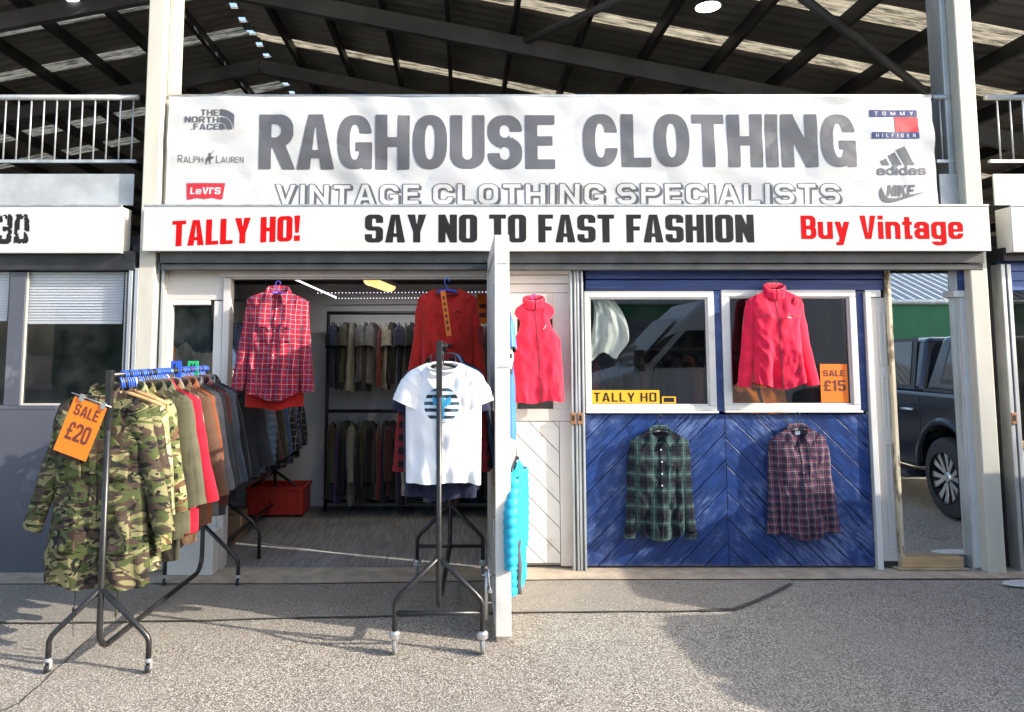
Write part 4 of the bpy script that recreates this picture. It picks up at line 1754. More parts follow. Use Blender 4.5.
class Garment:
    """local frame: origin at the base of the neck, x across the shoulders, front towards -y, z up"""

    def __init__(s, seed, sw=.22, slope=.065, L=.74, cw=.25, hw=.26, th=.055, neck=.075, dip=.075, tail=.03, folds=.012, wr=.006, hemfold=1.0, arm=0.0, edge=2.6):
        s.__dict__.update(sw=sw, slope=slope, L=L, cw=cw, hw=hw, th=th, neck=neck, dip=dip, tail=tail, folds=folds, wr=wr, hemfold=hemfold, arm=arm, edge=edge)
        r = random.Random(seed)
        s.seed = seed * 3.71
        s.back = .0
        s.ph = [r.uniform(0, 6.28) for _ in range(6)]
        s.fr = [r.uniform(4, 6), r.uniform(8, 11), r.uniform(13, 18)]

    def S(s, u, v, side):
        """side -1 front, +1 back"""
        un = s.neck / s.sw
        a = abs(u)
        if a < un:
            k = math.sqrt(max(0, 1 - (a / un) ** 2))
            zt = -(s.dip if side < 0 else .012) * k
        else:
            t = (a - un) / (1 - un)
            zt = -s.slope * (t ** 1.15)
            if a > .9:
                zt -= .02 * ((a - .9) / .1) ** 2
        zb = -s.L + s.tail * (a ** 2.2)
        w = s.sw + (s.cw - s.sw) * sm(v, .05, .32) + (s.hw - s.cw) * sm(v, .3, 1)
        z = zt + (zb - zt) * v
        w -= s.arm * sm(v, .02, .12) * (1 - sm(v, .22, .36))
        x = u * w
        rim = math.sqrt(max(0, 1 - a ** s.edge))
        y = s.th * rim * (.28 + .72 * sm(v, 0, .28)) * (1 + .12 * math.sin(s.ph[5] + u * 2))
        f = 0.0
        wob = noise.noise(Vector((u * 1.6, v * 1.4, s.seed + side)))
        g = sm(v, .1, .95)
        f += s.folds * g * math.sin(s.fr[0] * u + s.ph[0] + side + 1.5 * wob)
        f += s.folds * .55 * g * g * math.sin(s.fr[1] * u + s.ph[1] + 2.2 * wob)
        f += s.folds * .3 * s.hemfold * g ** 3 * math.sin(s.fr[2] * u + s.ph[2])
        # drag lines from the shoulder points and random creases
        f += s.wr * 1.6 * noise.noise(Vector((x * 9 + v * 3, z * 4.5, s.seed * 1.3 + side * 5)))
        f += s.wr * noise.noise(Vector((x * 22, z * 12, s.seed * 2 + side * 9)))
        # sharp creases: diagonal pulls from the shoulders and long vertical ones
        r1 = 1 - abs(noise.noise(Vector((x * 6 - a * z * 6, z * 5 + a * x * 4, s.seed + side * 3))))
        r2 = 1 - abs(noise.noise(Vector((x * 13 + z * 1.5, z * 1.8, s.seed * 1.7 - side * 4))))
        f += s.wr * 1.5 * (r1 ** 5 - .35) * (.4 + .6 * g) + s.wr * 1.3 * (r2 ** 5 - .3) * g
        y = side * (y + f * min(1, rim * 1.6) * min(1, .15 + v * 3))
        z += .008 * s.hemfold * g ** 4 * math.sin(s.fr[0] * u + s.ph[3])
        return Vector((x, y, z))

    def body(s, mb, nu=26, nv=30):
        for side in (-1, 1):
            rows = []
            for j in range(nv + 1):
                v = (j / nv)
                rows.append([s.S(-math.cos(PI * i / nu), v, side) for i in range(nu + 1)])
            mb.grid(rows)
        return mb

    def sleeve(s, mb, sgn, pts, rad, flat=.75, n=14, crease=.006, inset=True):
        """tube through pts from the shoulder to the cuff"""
        # subdivide the path smoothly
        P_ = [Vector(p) for p in pts]
        m = 18
        path = []
        for i in range(m + 1):
            t = i / m * (len(P_) - 1)
            k = min(int(t), len(P_) - 2)
            q = t - k
            p0, p1, p2, p3 = P_[max(k - 1, 0)], P_[k], P_[k + 1], P_[min(k + 2, len(P_) - 1)]
            path.append(.5 * ((2 * p1) + (p2 - p0) * q + (2 * p0 - 5 * p1 + 4 * p2 - p3) * q * q + (3 * p1 - p0 - 3 * p2 + p3) * q ** 3))
        rows = []
        for i, p in enumerate(path):
            t = (path[min(i + 1, m)] - path[max(i - 1, 0)]).normalized()
            sd_ = Vector((0, 1, 0)).cross(t).normalized()
            yy = t.cross(sd_)
            f = i / m
            kk = f * (len(rad) - 1)
            k = min(int(kk), len(rad) - 2)
            r = rad[k] + (rad[k + 1] - rad[k]) * (kk - k)
            row = []
            if inset:
                p = p + sd_ * (sgn * r * .97) + Vector((0, s.back * sm(i / m, .05, .3), 0))
            for j in range(n + 1):
                a = 2 * PI * (j % n) / n
                c = crease * (noise.noise(Vector((f * 9, math.cos(a) * 1.6 + sgn * 7, s.seed + math.sin(a) * 1.6))) * 1.5 + .8 * math.sin(f * 24 + a + s.ph[4]) * sm(f, .25, .6) * noise.noise(Vector((f * 3, sgn * 4, s.seed))))
                rr = r + c
                row.append(p + sd_ * (rr * math.cos(a)) + yy * (rr * flat * math.sin(a)))
            rows.append(row)
        mb.grid(rows)
        return mb

    def hang_sleeves(s, length=.58, out=.03, r0=.07, r1=.048, flat=.66, bend=.02, low=0.0):
        """the outer outline of each sleeve, from the shoulder seam to the cuff"""
        res = []
        for sg in (-1, 1):
            a = (s.sw - .06, -s.slope * .62)
            b = (s.sw - .004, -s.slope - .006)
            c = (s.sw + .013, -s.slope - .05)
            d = (s.sw + .024 + out * .5, -s.slope - length * .45)
            e = (s.sw + .026 + out + bend, -s.slope - length)
            k = .45 if length < .3 else 1
            if length < .3:
                pts = [(sg * a[0], 0, a[1]), (sg * b[0], 0, b[1]), (sg * (s.sw + .035), 0, -s.slope - length * .4), (sg * (s.sw + .06 + out), -.004, -s.slope - length * .8)]
                rad = [r0 * .9, r0, r0 * 1.05, r0 * 1.1]
            else:
                pts = [(sg * a[0], 0, a[1]), (sg * b[0], .0, b[1]), (sg * c[0], .002, c[1]), (sg * d[0], .008, d[1]), (sg * e[0], -.006, e[1])]
                rad = [r0 * .86, r0, r0 * 1.02, (r0 + r1) * .52, r1]
            res.append((sg, pts, rad, flat))
        return res

    def collar(s, mb, kind, h=.045, spread=.045, lift=0.0):
        nx, ny = s.neck + .004, s.th * .62
        rows = []
        n = 30

        def base(a, k=0.0):
            # a = 0 at the back, +-PI at the front
            return Vector(((nx + k) * math.sin(a), (ny + k) * math.cos(a), -(s.dip * .95) * ((1 - math.cos(a)) / 2) ** 1.3 + .002))
        if kind == 'shirt':
            for i in range(n + 1):
                a = -PI * .9 + 2 * PI * .9 * i / n
                fr = ((1 - math.cos(a)) / 2) ** 2
                b = base(a)
                o = Vector((math.sin(a), math.cos(a) * .9, 0))
                p1 = b + Vector((0, 0, h * (1 - .35 * fr))) + o * .002
                p2 = p1 + o * .008 + Vector((0, 0, .003))
                d = o * (spread * .55) + Vector((0, 0, -h * 1.15 - spread * .3 * fr))
                if fr > .6:
                    q = (fr - .6) / .4
                    d += Vector((math.copysign(.022, a) * q, -.012 * q, -.018 * q))
                p3 = p2 + d * .5 + o * .004
                p4 = p2 + d
                rows.append([b - Vector((0, 0, .004)), p1, p2, p3, p4])
            mb.grid(rows)
        elif kind == 'stand':
            for i in range(n + 1):
                a = -PI * .985 + 2 * PI * .985 * i / n
                fr = ((1 - math.cos(a)) / 2)
                b = base(a, .004)
                o = Vector((math.sin(a), math.cos(a), 0))
                w = .004 * math.sin(i * 1.7)
                rows.append([b - Vector((0, 0, .012)), b + Vector((0, 0, h * .5)) + o * (.006 + w), b + Vector((0, 0, h)) + o * (.002 + w), b + Vector((0, 0, h + .004)) - o * .005, b + Vector((0, 0, h * .4)) - o * .012])
            mb.grid(rows)
        elif kind == 'crew':
            pts = [base(2 * PI * i / n, .0) + Vector((0, -.004 if math.cos(2 * PI * i / n) < 0 else .002, -.004)) for i in range(n)]
            mb.tube(pts, h, 8, closed=True)
        elif kind == 'hood':
            for i in range(13):
                a = -PI * .8 + 1.6 * PI * i / 12
                b = base(a)
                o = Vector((math.sin(a), math.cos(a), 0))
                bk = (1 + math.cos(a)) / 2
                rows.append([b, b + o * .03 + Vector((0, .02 * bk, .035)), b + o * .055 + Vector((0, .05 * bk, .01)), b + o * .05 + Vector((0, .055 * bk, -.09 * bk - .03)), b + o * .015 + Vector((0, .02, -.10 * bk - .03))])
            mb.grid(rows)
        return mb

    def strip(s, mb, u0, u1, v0, v1, side=-1, off=.004, nu=3, nv=26, drop=0.0):
        rows = []
        for j in range(nv + 1):
            v = v0 + (v1 - v0) * j / nv
            rows.append([s.S(u0 + (u1 - u0) * i / nu, v, side) + Vector((0, side * off, drop)) for i in range(nu + 1)])
        mb.grid(rows)
        return mb

    def buttons(s, us, vs, r=.006, off=.008):
        for u in us:
            for v in vs:
                p = s.S(u, v, -1) + Vector((0, -off, 0))
                yield MB().lathe([(r * .6, -.0025), (r, -.001), (r, .001)], p, 'y', 10)


def hanger(name, label, loc, rotz, mat, hookmat, group=None, w=.2, drop=.05, hook=.085, thick=.007, nohook=False, bar=False):
    """loc: top of the rail it hooks over; the neck base sits hook + .02 below"""
    t = thing(name, label, 'hanger', loc, rotz, group)
    mb = MB()
    pts = []
    R_ = .018
    for i in range(11):
        a = -.5 + (PI + .5) * i / 10
        pts.append((R_ * math.cos(a), 0, R_ * math.sin(a) - R_ + .004))
    pts += [(-R_ * .9, 0, -R_ - .012), (-.004, 0, -R_ - .03), (0, 0, -hook)]
    mb.tube(pts, .0034, 6)
    mb.build('hook', hookmat, t)
    mb = MB()
    for sg in (-1, 1):
        mb.tube([(0, 0, -hook + .004), (sg * .05, 0, -hook - .004), (sg * w * .7, .004, -hook - drop * .62), (sg * w, .006, -hook - drop)], [thick * 1.1, thick * 1.2, thick * 1.05, thick * .9], 8)
    if bar:
        mb.tube([(-w * .95, 0, -hook - drop), (w * .95, 0, -hook - drop)], .003, 6)
    mb.build('arms', mat, t)
    return t


m_wood_h = M('hanger_wood', (.50, .30, .13), .45, var=.15, bump=.05, stretch=(1, 5, 5))
m_plast_blk = M('black_plastic', (.02, .02, .022), .4, var=.1, bump=0)
m_plast_blue = M('blue_plastic', (.03, .10, .55), .4, var=.1, bump=0)
m_plast_violet = M('violet_plastic', (.10, .06, .45), .4, var=.1, bump=0)
m_chrome = M('hook_wire', (.6, .6, .6), .3, .95, var=.1, bump=0)

# fabrics
f_camo = camo('camouflage_cloth', ((.062, .078, .027), (.20, .185, .09), (.062, .042, .032), (.014, .014, .013)), 3.9, (1, 1, 1.9), 2.0, (.52, .525, .60), 2.6, .75)
f_camo2 = camo('pale_camouflage_cloth', ((.24, .24, .12), (.42, .40, .24), (.13, .15, .07), (.07, .05, .035)), 11, (1, 1, 1.2), 6.0, (.52, .55, .6))
f_camo3 = camo('woodland_camouflage_cloth', ((.12, .14, .05), (.34, .31, .15), (.13, .07, .04), (.02, .018, .015)), 7.5, (1, 1, 1.8), 9.0, (.52, .54, .61))
FAB = {}


def F(name, col, **k):
    if name not in FAB:
        FAB[name] = fabric(name + '_cloth', col, **k)
    return FAB[name]


F('olive', (.058, .054, .03)); F('dark_olive', (.045, .043, .028)); F('khaki', (.10, .095, .06)); F('crimson', (.42, .012, .03))
F('tan', (.15, .088, .05)); F('brown', (.10, .052, .032)); F('rust', (.19, .06, .026)); F('grey', (.085, .084, .08)); F('charcoal', (.036, .037, .04))
F('maroon', (.075, .025, .025)); F('black', (.011, .011, .013)); F('navy', (.012, .016, .04)); F('stone', (.22, .20, .165)); F('slate', (.05, .06, .075))
F('denim', (.05, .08, .16)); F('white', (.78, .78, .79), var=.04); F('bottle', (.012, .065, .045)); F('sand', (.45, .33, .16)); F('cream', (.6, .56, .48))
F('purple', (.07, .03, .12)); F('dark_red', (.17, .02, .018)); F('green', (.05, .16, .03)); F('orange', (.62, .16, .015)); F('red', (.50, .022, .016)); F('pink', (.70, .012, .055), sheen=.3); F('coral', (.62, .016, .05), sheen=.3)
F('mid_grey', (.11, .11, .115)); F('light_blue', (.22, .30, .45)); F('royal', (.025, .10, .50))

# ------------------------------------------------------------------ clothes rails
def rail_rack(label, nx, ny, fx, fy, width, ztop, near_h, cast_r, crossbar, el_h, zb, group='rolling clothes rails'):
    """near pole at nx, ny; far pole at fx, fy"""
    t = thing('clothes_rack', label, 'clothes rail', (nx, ny, 0.004), 0, group)
    dx, dy = fx - nx, fy - ny
    r = .0155
    mb = MB()
    # U-shaped tube: down the near pole, along low, up the far pole
    c = .10
    e = Vector((dx, dy, 0)).normalized()
    pts = [Vector((0, 0, ztop))]
    pts += [Vector((0, 0, zb + c))] + [Vector((0, 0, zb + c)) + e * (c * (1 - math.cos(a))) - Vector((0, 0, c * math.sin(a))) for a in (.4, .8, 1.2, 1.5)]
    L = Vector((dx, dy, 0))
    pts += [L + Vector((0, 0, zb + c)) - e * (c * (1 - math.cos(a))) - Vector((0, 0, c * math.sin(a))) for a in (1.5, 1.2, .8, .4)] + [L + Vector((0, 0, zb + c)), L + Vector((0, 0, ztop))]
    mb.tube(pts, r, 12)
    mb.build('frame_tube', m_black, t)
    mb = MB()
    mb.box(-.0165, .0165, -.0165, .0165, ztop - .30, ztop + .005)
    mb.build('upright_sleeve', m_black, t, bevel=.004)
    mb = MB()
    mb.tube([Vector((0, -.01, ztop - .02)), L + Vector((0, .01, ztop - .02))], .0135, 10)
    mb.build('hanging_rail', m_black, t)
    for q in (Vector((0, 0, 0)), L):
        n_ = Vector((1, 0, 0))
        for sg in (-1, 1):
            f = q + n_ * (sg * width / 2)
            top = q + Vector((0, 0, near_h))
            k = f + Vector((0, 0, cast_r * 2 + .02))
            el = f + Vector((0, 0, el_h))
            mb = MB()
            path = [top, top + (el - top) * .86, top + (el - top) * .96 + Vector((0, 0, -.004)), el + Vector((0, 0, -.02)), el + Vector((0, 0, -.045)), k]
            mb.tube(path, r * .92, 10)
            lg = mb.build('leg', m_black, t)
            mb = MB()
            mb.lathe([(.008, .0), (.017, .004), (.017, .016), (.010, .022)] if cast_r < .03 else [(.01, -.012), (.030, -.010), (.030, .016), (.024, .026), (.012, .028)], k - Vector((0, 0, .012)), n=16)
            for s2 in (-1, 1):
                mb.box(f.x + s2 * .0135 - .0015, f.x + s2 * .0135 + .0015, f.y - .012, f.y + .016, cast_r * .8, cast_r * 2 + .012)
            ca = mb.build('caster', m_alu if cast_r > .03 else m_galv, t)
            mb = MB()
            mb.lathe([(cast_r * .5, -.011), (cast_r * .9, -.010), (cast_r, -.006), (cast_r, .006), (cast_r * .9, .010), (cast_r * .5, .011)], (f.x, f.y, cast_r), 'x', 20)
            mb.build('wheel', M('grey_rubber_wheel', (.2, .2, .2), .6) if cast_r > .03 else m_plast_blk, ca)
        if crossbar:
            mb = MB()
            zc = .21
            mb.tube([q + Vector((-width / 2, 0, zc)), q + Vector((width / 2, 0, zc))], r * .8, 8)
            mb.build('cross_brace', m_black, t)
    return t


r1n, r1f = G(103, 673.5), G(201, 586)
r1n.x = P(105, 500, r1n.y).x
rail_rack('black rolling clothes rail hung with camouflage and army jackets', r1n.x, r1n.y, r1f.x, r1f.y, .505, 1.505, .41, .022, False, .17, .105)
r2n, r2f = G(438.5, 654.5), G(450, 577)
rail_rack('black clothes rail with pale casters, carrying the white T-shirt', r2n.x, r2n.y, r2f.x, r2f.y, .47, 1.66, .50, .042, True, .275, .215)
Z1, Z2 = 1.505 - .02 + .0135, 1.66 - .02 + .0135


def rack_garment(kind, seed, mat, loc, rotz, label, group, L=.8, sleeves=True, cat='jacket', collar='shirt', name=None, sw=.215, hw=.27, th=.06, folds=.014, slen=.56, extra=None, low=False, wr=.007, splay=.03):
    g = Garment(seed, sw=sw, L=L, cw=sw - .002, hw=hw - .02, th=th, folds=folds, wr=wr, tail=.02)
    t = thing(name or cat.replace(' ', '_'), label, cat, loc, rotz, group)
    mb = MB()
    g.body(mb, 18 if low else 26, 18 if low else 30)
    mb.build('body', mat, t, weld=.0008)
    if sleeves:
        for sg, pts, rad, fl in g.hang_sleeves(slen, splay if slen > .3 else .0, .066 if slen > .3 else .075, .052, .66, bend=.03 + .02 * math.sin(seed * 1.7)):
            mb = MB()
            g.sleeve(mb, sg, pts, rad, fl, 10 if low else 14)
            mb.build('sleeve', mat, t)
    if collar:
        mb = MB()
        g.collar(mb, collar, .045 if collar != 'crew' else .009)
        mb.build('collar', extra or mat, t)
    return t, g


# --- rack 1: from the front backwards
e1 = (r1f - r1n)
seq = [
    ('camo', f_camo, 1.02, 'long camouflage parka at the very front of the loaded rail', 'stand', .25),
    ('camo', f_camo, .90, 'second camouflage parka, just behind the front one', 'stand', .24),
    ('camo', f_camo2, .84, 'pale speckled camouflage jacket, third on the front rail', 'shirt', .22),
    ('camo', f_camo3, .82, 'brownish camouflage jacket, fourth on the front rail', 'shirt', .22),
    ('j', FAB['olive'], .80, 'olive jacket directly behind the camouflage jackets', 'shirt', .215),
    ('j', FAB['dark_olive'], .84, 'dark olive jacket, sixth on the front rail', 'shirt', .215),
    ('j', FAB['khaki'], .80, 'khaki green jacket in front of the crimson one', 'shirt', .215),
    ('j', FAB['crimson'], .80, 'crimson red jacket amid the army jackets on the front rail', 'shirt', .25),
    ('j', FAB['tan'], .80, 'tan brown jacket right behind the crimson one', 'shirt', .22),
    ('j', FAB['stone'], .62, 'pale stone jacket behind the tan one on the front rail', 'shirt', .21),
    ('j', FAB['brown'], .80, 'brown jacket, eleventh on the front rail', 'shirt', .215),
    ('j', FAB['grey'], .70, 'grey jacket on the front rail, before the darker ones', 'shirt', .22),
    ('j', FAB['rust'], .84, 'rust coloured jacket showing its hem on the front rail', 'shirt', .205),
    ('j', FAB['dark_olive'], .70, 'dark olive short jacket behind the rust coloured one', 'shirt', .21),
    ('j', FAB['mid_grey'], .74, 'mid grey jacket, fifteenth on the front rail', 'stand', .22),
    ('j', FAB['charcoal'], .72, 'charcoal jacket on the front rail in front of the maroon one', 'stand', .225),
    ('j', FAB['maroon'], .74, 'dark maroon jacket between two charcoal ones on the front rail', 'shirt', .215),
    ('j', FAB['charcoal'], .78, 'charcoal jacket on the front rail behind the maroon one', 'shirt', .22),
    ('j', FAB['slate'], .72, 'slate grey jacket near the far end of the front rail', 'stand', .225),
    ('j', FAB['black'], .74, 'black jacket at the far end of the front rail', 'shirt', .22),
]
n = len(seq)
for i, (k, mt, L, lab, col, sw) in enumerate(seq):
    f = .135 + .845 * (i / (n - 1)) if i > 0 else .105
    q = r1n + e1 * f
    rz = math.radians(-9 + 8 * math.sin(i * 2.1)) if i > 1 else math.radians(-7 - 4 * i)
    hk = .10
    g_name = 'camouflage_parka' if k == 'camo' and i < 2 else 'camouflage_jacket' if k == 'camo' else 'jacket'
    t, g = rack_garment(k, 20 + i, mt, (q.x - (.10, .075, .04, .02)[min(i, 3)] * (i < 4) + .012 * math.sin(i * 3.3), q.y, Z1 - hk), rz, lab, 'jackets on the front clothes rail', L=L if i < 2 else L * (1.10 + .06 * math.sin(i * 4.1)), collar=col, sw=sw, hw=sw + (.065 if i < 2 else .04), th=.052 if i else .062, slen=.66 if i < 2 else .6, name=g_name, folds=.022 if i < 2 else .016, wr=.013 if i < 2 else .010, splay=(.11, .09, .05, .04)[i] if i < 4 else .06 + .02 * math.sin(i * 2.7))
    if i == 0:
        mb = MB()
        g.strip(mb, -.07, .07, .0, .98, off=.007)
        mb.build('storm_flap', mt, t)
        for (u0, u1, v0, v1) in ((-.72, -.28, .28, .44), (.28, .72, .28, .44), (-.76, -.3, .62, .82), (.3, .76, .62, .82)):
            mb = MB()
            g.strip(mb, u0, u1, v0, v1, off=.011, nu=8, nv=8)
            mb.build('pocket', mt, t, thick=.004)
        for s_ in (-1, 1):
            mb = MB()
            x0 = s_ * .12
            zz = -L + .01
            mb.tube([(x0, 0, zz), (x0 + .006, 0, zz - .08), (x0 - .004, 0, zz - .16), (x0 + .004, .0, zz - (.20 if s_ > 0 else .27))], .002, 5)
            mb.lathe([(.003, -.02), (.007, -.01), (.007, .01), (.003, .02)], (x0 - .002, 0, zz - .14), n=8)
            mb.build('drawcord', FAB['dark_olive'], t)
    wood = i < 3 or i in (9,)
    hanger('hanger', ('pale wooden hanger inside the ' if wood else 'black plastic hanger inside the ') + lab.split(',')[0].replace(' on the front rail', '').replace('at the very front of the loaded rail', 'at the very front'), (q.x, q.y, Z1), rz, m_wood_h if wood else m_plast_blk, m_chrome if wood else m_plast_blue, 'hangers on the front clothes rail', w=sw - .03, drop=.06, hook=.112, thick=.010 if wood else .006)

# coloured hook tops bunched along the rail
for i in range(46):
    f = .10 + .86 * i / 45
    q = r1n + e1 * f
    mb = MB()
    R_ = .019
    pts = [(R_ * math.cos(a), 0, R_ * math.sin(a) - .0135) for a in [-.6 + (PI + 1.0) * k / 10 for k in range(11)]] + [(-.004, 0, -.05), (0, 0, -.085)]
    mb.tube(pts, .0058, 6)
    mt = m_plast_blue if rnd.random() < .62 else m_plast_violet if rnd.random() < .4 else m_plast_blk
    cn = {m_plast_blue: 'blue', m_plast_violet: 'violet', m_plast_blk: 'black'}[mt]
    single(mb, 'hanger_hook', mt, cn + ' plastic hook among many along the front clothes rail', 'hanger hook', (q.x, q.y, Z1), group=cn + ' plastic hooks on the front rail', local=True)
    bpy.data.objects[-1].rotation_euler.z = 0
for nm, px, mt, lab in (('L', 176, m_plast_blue, 'bright blue size divider lettered L standing on the front rail'), ('M', 193, M('green_plastic', (.02, .42, .16), .4, var=.05, bump=0), 'green size divider lettered M standing on the front rail')):
    f = .60 if nm == 'L' else .84
    q = r1n + e1 * f
    D = q.y
    a, b, c, d = rect(px - 5.5, 361, px + 5.5, 382, D)
    t = thing('size_divider', lab, 'size divider', ((a + b) / 2, D, c), group='size dividers')
    mb = MB()
    mb.box(a, b, D - .002, D + .002, c, d)
    mb.build('plate', mt, t, world=True, bevel=.002)
    mb = MB()
    text_on(mb, nm, (px - 2.2, 363.5, px + 2.2, 369), D - .0035, w=.7, sv=.2, sh=.18, R=.2, gap=.1, res=16)
    mb.build('letter', m_blk_let, t, world=True)

# orange SALE card on rack 1
m_card = M('orange_card', (.90, .19, .012), .5, var=.03, bump=0)
m_card_let = M('brown_lettering', (.13, .035, .02), .5, var=.1, bump=0)
slab = dict(w=.72, sv=.22, sh=.16, R=.24, gap=.1, res=30)


def sale_card(name, label, px, D, price, tilt=0.0, boxes=None):
    a, b, c, d = rect(*px, D)
    t = thing(name, label, 'price card', ((a + b) / 2, D, d), 0)
    w, h = b - a, d - c
    t.rotation_euler = (0, tilt, 0)
    mb = MB()
    mb.box(-w / 2, w / 2, 0, .0015, -h, 0)
    mb.build('card', m_card, t, bevel=.0005)
    for txt, (u0, u1, v0, v1) in (('SALE', (.16, .86, .27, .44) if boxes is None else boxes[0]), (price, (.18, .86, .56, .80) if boxes is None else boxes[1])):
        V, FA, Wd = letters(txt, **slab)
        mb = MB()
        mb.add(place(V, Wd, -w / 2 + u0 * w, -w / 2 + u1 * w, -v1 * h, -v0 * h, -.0015), FA)
        # slab serifs
        mb.build('lettering', m_card_let, t)
    return t


D = r1n.y - .03
tc = P(91, 399, D)
t = sale_card('sale_card', 'tilted orange card reading SALE £20 clipped to the front rail', (73, 398, 108, 455), D, '£20', math.radians(20), ((.14, .88, .10, .30), (.16, .84, .42, .74)))
t.location = P(91, 402, D)
mb = MB()
mb.tube([(-.11, -.004, .012), (.11, -.004, .012)], .003, 6)
for s_ in (-.05, .07):
    mb.box(s_ - .012, s_ + .012, -.008, .004, -.012, .022)
mb.build('clip_hanger', m_alu, t)

# --- rack 2
e2 = (r2f - r2n)
T2 = .045
q = r2n + e2 * T2


def tee_print(name, base):
    """white cloth with a round striped print on the chest"""
    m, nt, b = newmat(name)
    v = coords(nt)
    sep = nt.nodes.new('ShaderNodeSeparateXYZ')
    nt.links.new(v, sep.inputs[0])
    x = mathn(nt, 'ADD', sep.outputs[0], .005)
    z = mathn(nt, 'ADD', sep.outputs[2], .232)
    r = mathn(nt, 'SQRT', mathn(nt, 'ADD', mathn(nt, 'MULTIPLY', x, x), mathn(nt, 'MULTIPLY', z, z)))
    n1 = noisen(nt, mapped(nt, v, (9, 1, 60)), 1.0, 3, .6)
    n2 = noisen(nt, mapped(nt, v, (22, 1, 30), loc=(3, 1, 4)), 1.0, 3)
    st = mathn(nt, 'FRACT', mathn(nt, 'DIVIDE', z, .037))
    stripe = mathn(nt, 'LESS_THAN', mathn(nt, 'ADD', st, mathn(nt, 'MULTIPLY', n1, .25)), .62)
    ink = mixc(nt, smooth01(nt, n2, .45, .55), (.02, .022, .028), (.05, .10, .15))
    c = mixc(nt, stripe, (.62, .72, .80), ink)
    # bright blue bird-like splash in the middle
    ax = mathn(nt, 'ABSOLUTE', x)
    wing = mathn(nt, 'SUBTRACT', mathn(nt, 'MULTIPLY', ax, .55), z)
    bird = mathn(nt, 'MULTIPLY', mathn(nt, 'LESS_THAN', mathn(nt, 'ABSOLUTE', mathn(nt, 'ADD', wing, -.0)), .020), mathn(nt, 'LESS_THAN', ax, .05))
    bird = mathn(nt, 'MAXIMUM', bird, mathn(nt, 'MULTIPLY', mathn(nt, 'LESS_THAN', ax, .014), mathn(nt, 'LESS_THAN', mathn(nt, 'ABSOLUTE', mathn(nt, 'ADD', z, .015)), .055)))
    c = mixc(nt, bird, c, (.06, .42, .68))
    inside = mathn(nt, 'LESS_THAN', r, .098)
    front = mathn(nt, 'LESS_THAN', sep.outputs[1], .0)
    c = mixc(nt, mathn(nt, 'MULTIPLY', inside, front), base, c)
    nt.links.new(c, b.inputs['Base Color'])
    b.inputs['Roughness'].default_value = .9
    bumpit(nt, b, noisen(nt, v, 260, 2), .15, .002)
    return m


f_tee = tee_print('printed_white_cotton', (.80, .80, .82))
g = Garment(5, sw=.205, slope=.055, L=.655, cw=.212, hw=.208, th=.05, neck=.085, dip=.05, tail=-.01, folds=.018, wr=.009, hemfold=.6)
t = thing('t_shirt', 'white T-shirt with a round striped print, front of its rail', 'T-shirt', (q.x + .02, q.y, Z2 - .105), math.radians(-4), 'tops on the T-shirt rail')
mb = MB()
g.body(mb, 34, 40)
mb.build('body', f_tee, t, weld=.0008)
for sg in (-1, 1):
    mb = MB()
    g.sleeve(mb, sg, [(sg * .14, 0, -.032), (sg * .20, 0, -.056), (sg * .243, 0, -.115), (sg * .282, -.004, -.205)], [.06, .078, .086, .09], .46, 16, .005)
    mb.build('sleeve', FAB['white'], t)
mb = MB()
g.collar(mb, 'crew', .0085)
mb.build('neck_rib', FAB['white'], t)
hanger('hanger', 'black plastic hanger inside the white printed T-shirt', (q.x + .02, q.y, Z2), math.radians(-4), m_plast_blk, m_plast_blk, 'hangers on the T-shirt rail', w=.17, hook=.118)
f_blk_plaid = plaid('red_black_check', (.012, .011, .014), [('x', .075, .01, .036, (.22, .02, .025), .8), ('z', .075, .0, .036, (.22, .02, .025), .7), ('x', .075, .03, .004, (.4, .4, .4), .5)])
seq2 = [
    ('t_shirt', FAB['navy'], .76, 'dark navy T-shirt peeping out behind the white one', .228, True, 'T-shirt', .25),
    ('t_shirt', FAB['charcoal'], .77, 'charcoal T-shirt hanging longer behind the white one', .21, True, 'T-shirt', .22),
    ('shirt', f_blk_plaid, .78, 'red and black checked shirt on the T-shirt rail', .235, False, 'shirt', .58),
    ('track_top', FAB['black'], .74, 'black track top with pale sleeve stripe on the T-shirt rail', .225, False, 'track top', .58),
    ('shirt', FAB['light_blue'], .80, 'faded light blue shirt on the T-shirt rail', .235, False, 'shirt', .58),
    ('shirt', FAB['brown'], .76, 'brown long-sleeved top on the T-shirt rail', .235, False, 'top', .58),
    ('shirt', FAB['mid_grey'], .78, 'mid grey top on the T-shirt rail', .22, False, 'top', .58),
    ('shirt', FAB['black'], .80, 'black top at the back of the T-shirt rail', .23, False, 'top', .58),
]
for i, (nm, mt, L, lab, sw, short, cat, sl) in enumerate(seq2):
    q = r2n + e2 * (.10 + .085 * i)
    t, g = rack_garment(nm, 60 + i, mt, (q.x + .01 * math.sin(i * 2), q.y, Z2 - .105), math.radians(-5 + 4 * math.sin(i)), lab, 'tops on the T-shirt rail', L=L, cat=cat, name=nm, sw=sw - .01, hw=sw - .005, th=.045, slen=sl, collar='crew' if short else 'shirt', sleeves=True)
    if nm == 'track_top':
        for s_ in (1,):
            mb = MB()
            mb.tube([(.075, -.03, -.004), (.15, -.045, -.03), (.215, -.052, -.075), (.25, -.06, -.2), (.268, -.062, -.36), (.275, -.06, -.5)], .0085, 8)
            mb.build('sleeve_stripe', FAB['mid_grey'], t)
    hanger('hanger', 'black plastic hanger inside the ' + lab.split(' on the ')[0].split(' hanging')[0].split(' peeping')[0].split(' at the')[0], (q.x, q.y, Z2), 0, m_plast_blk, m_plast_blk, 'hangers on the T-shirt rail', w=.17, hook=.118)


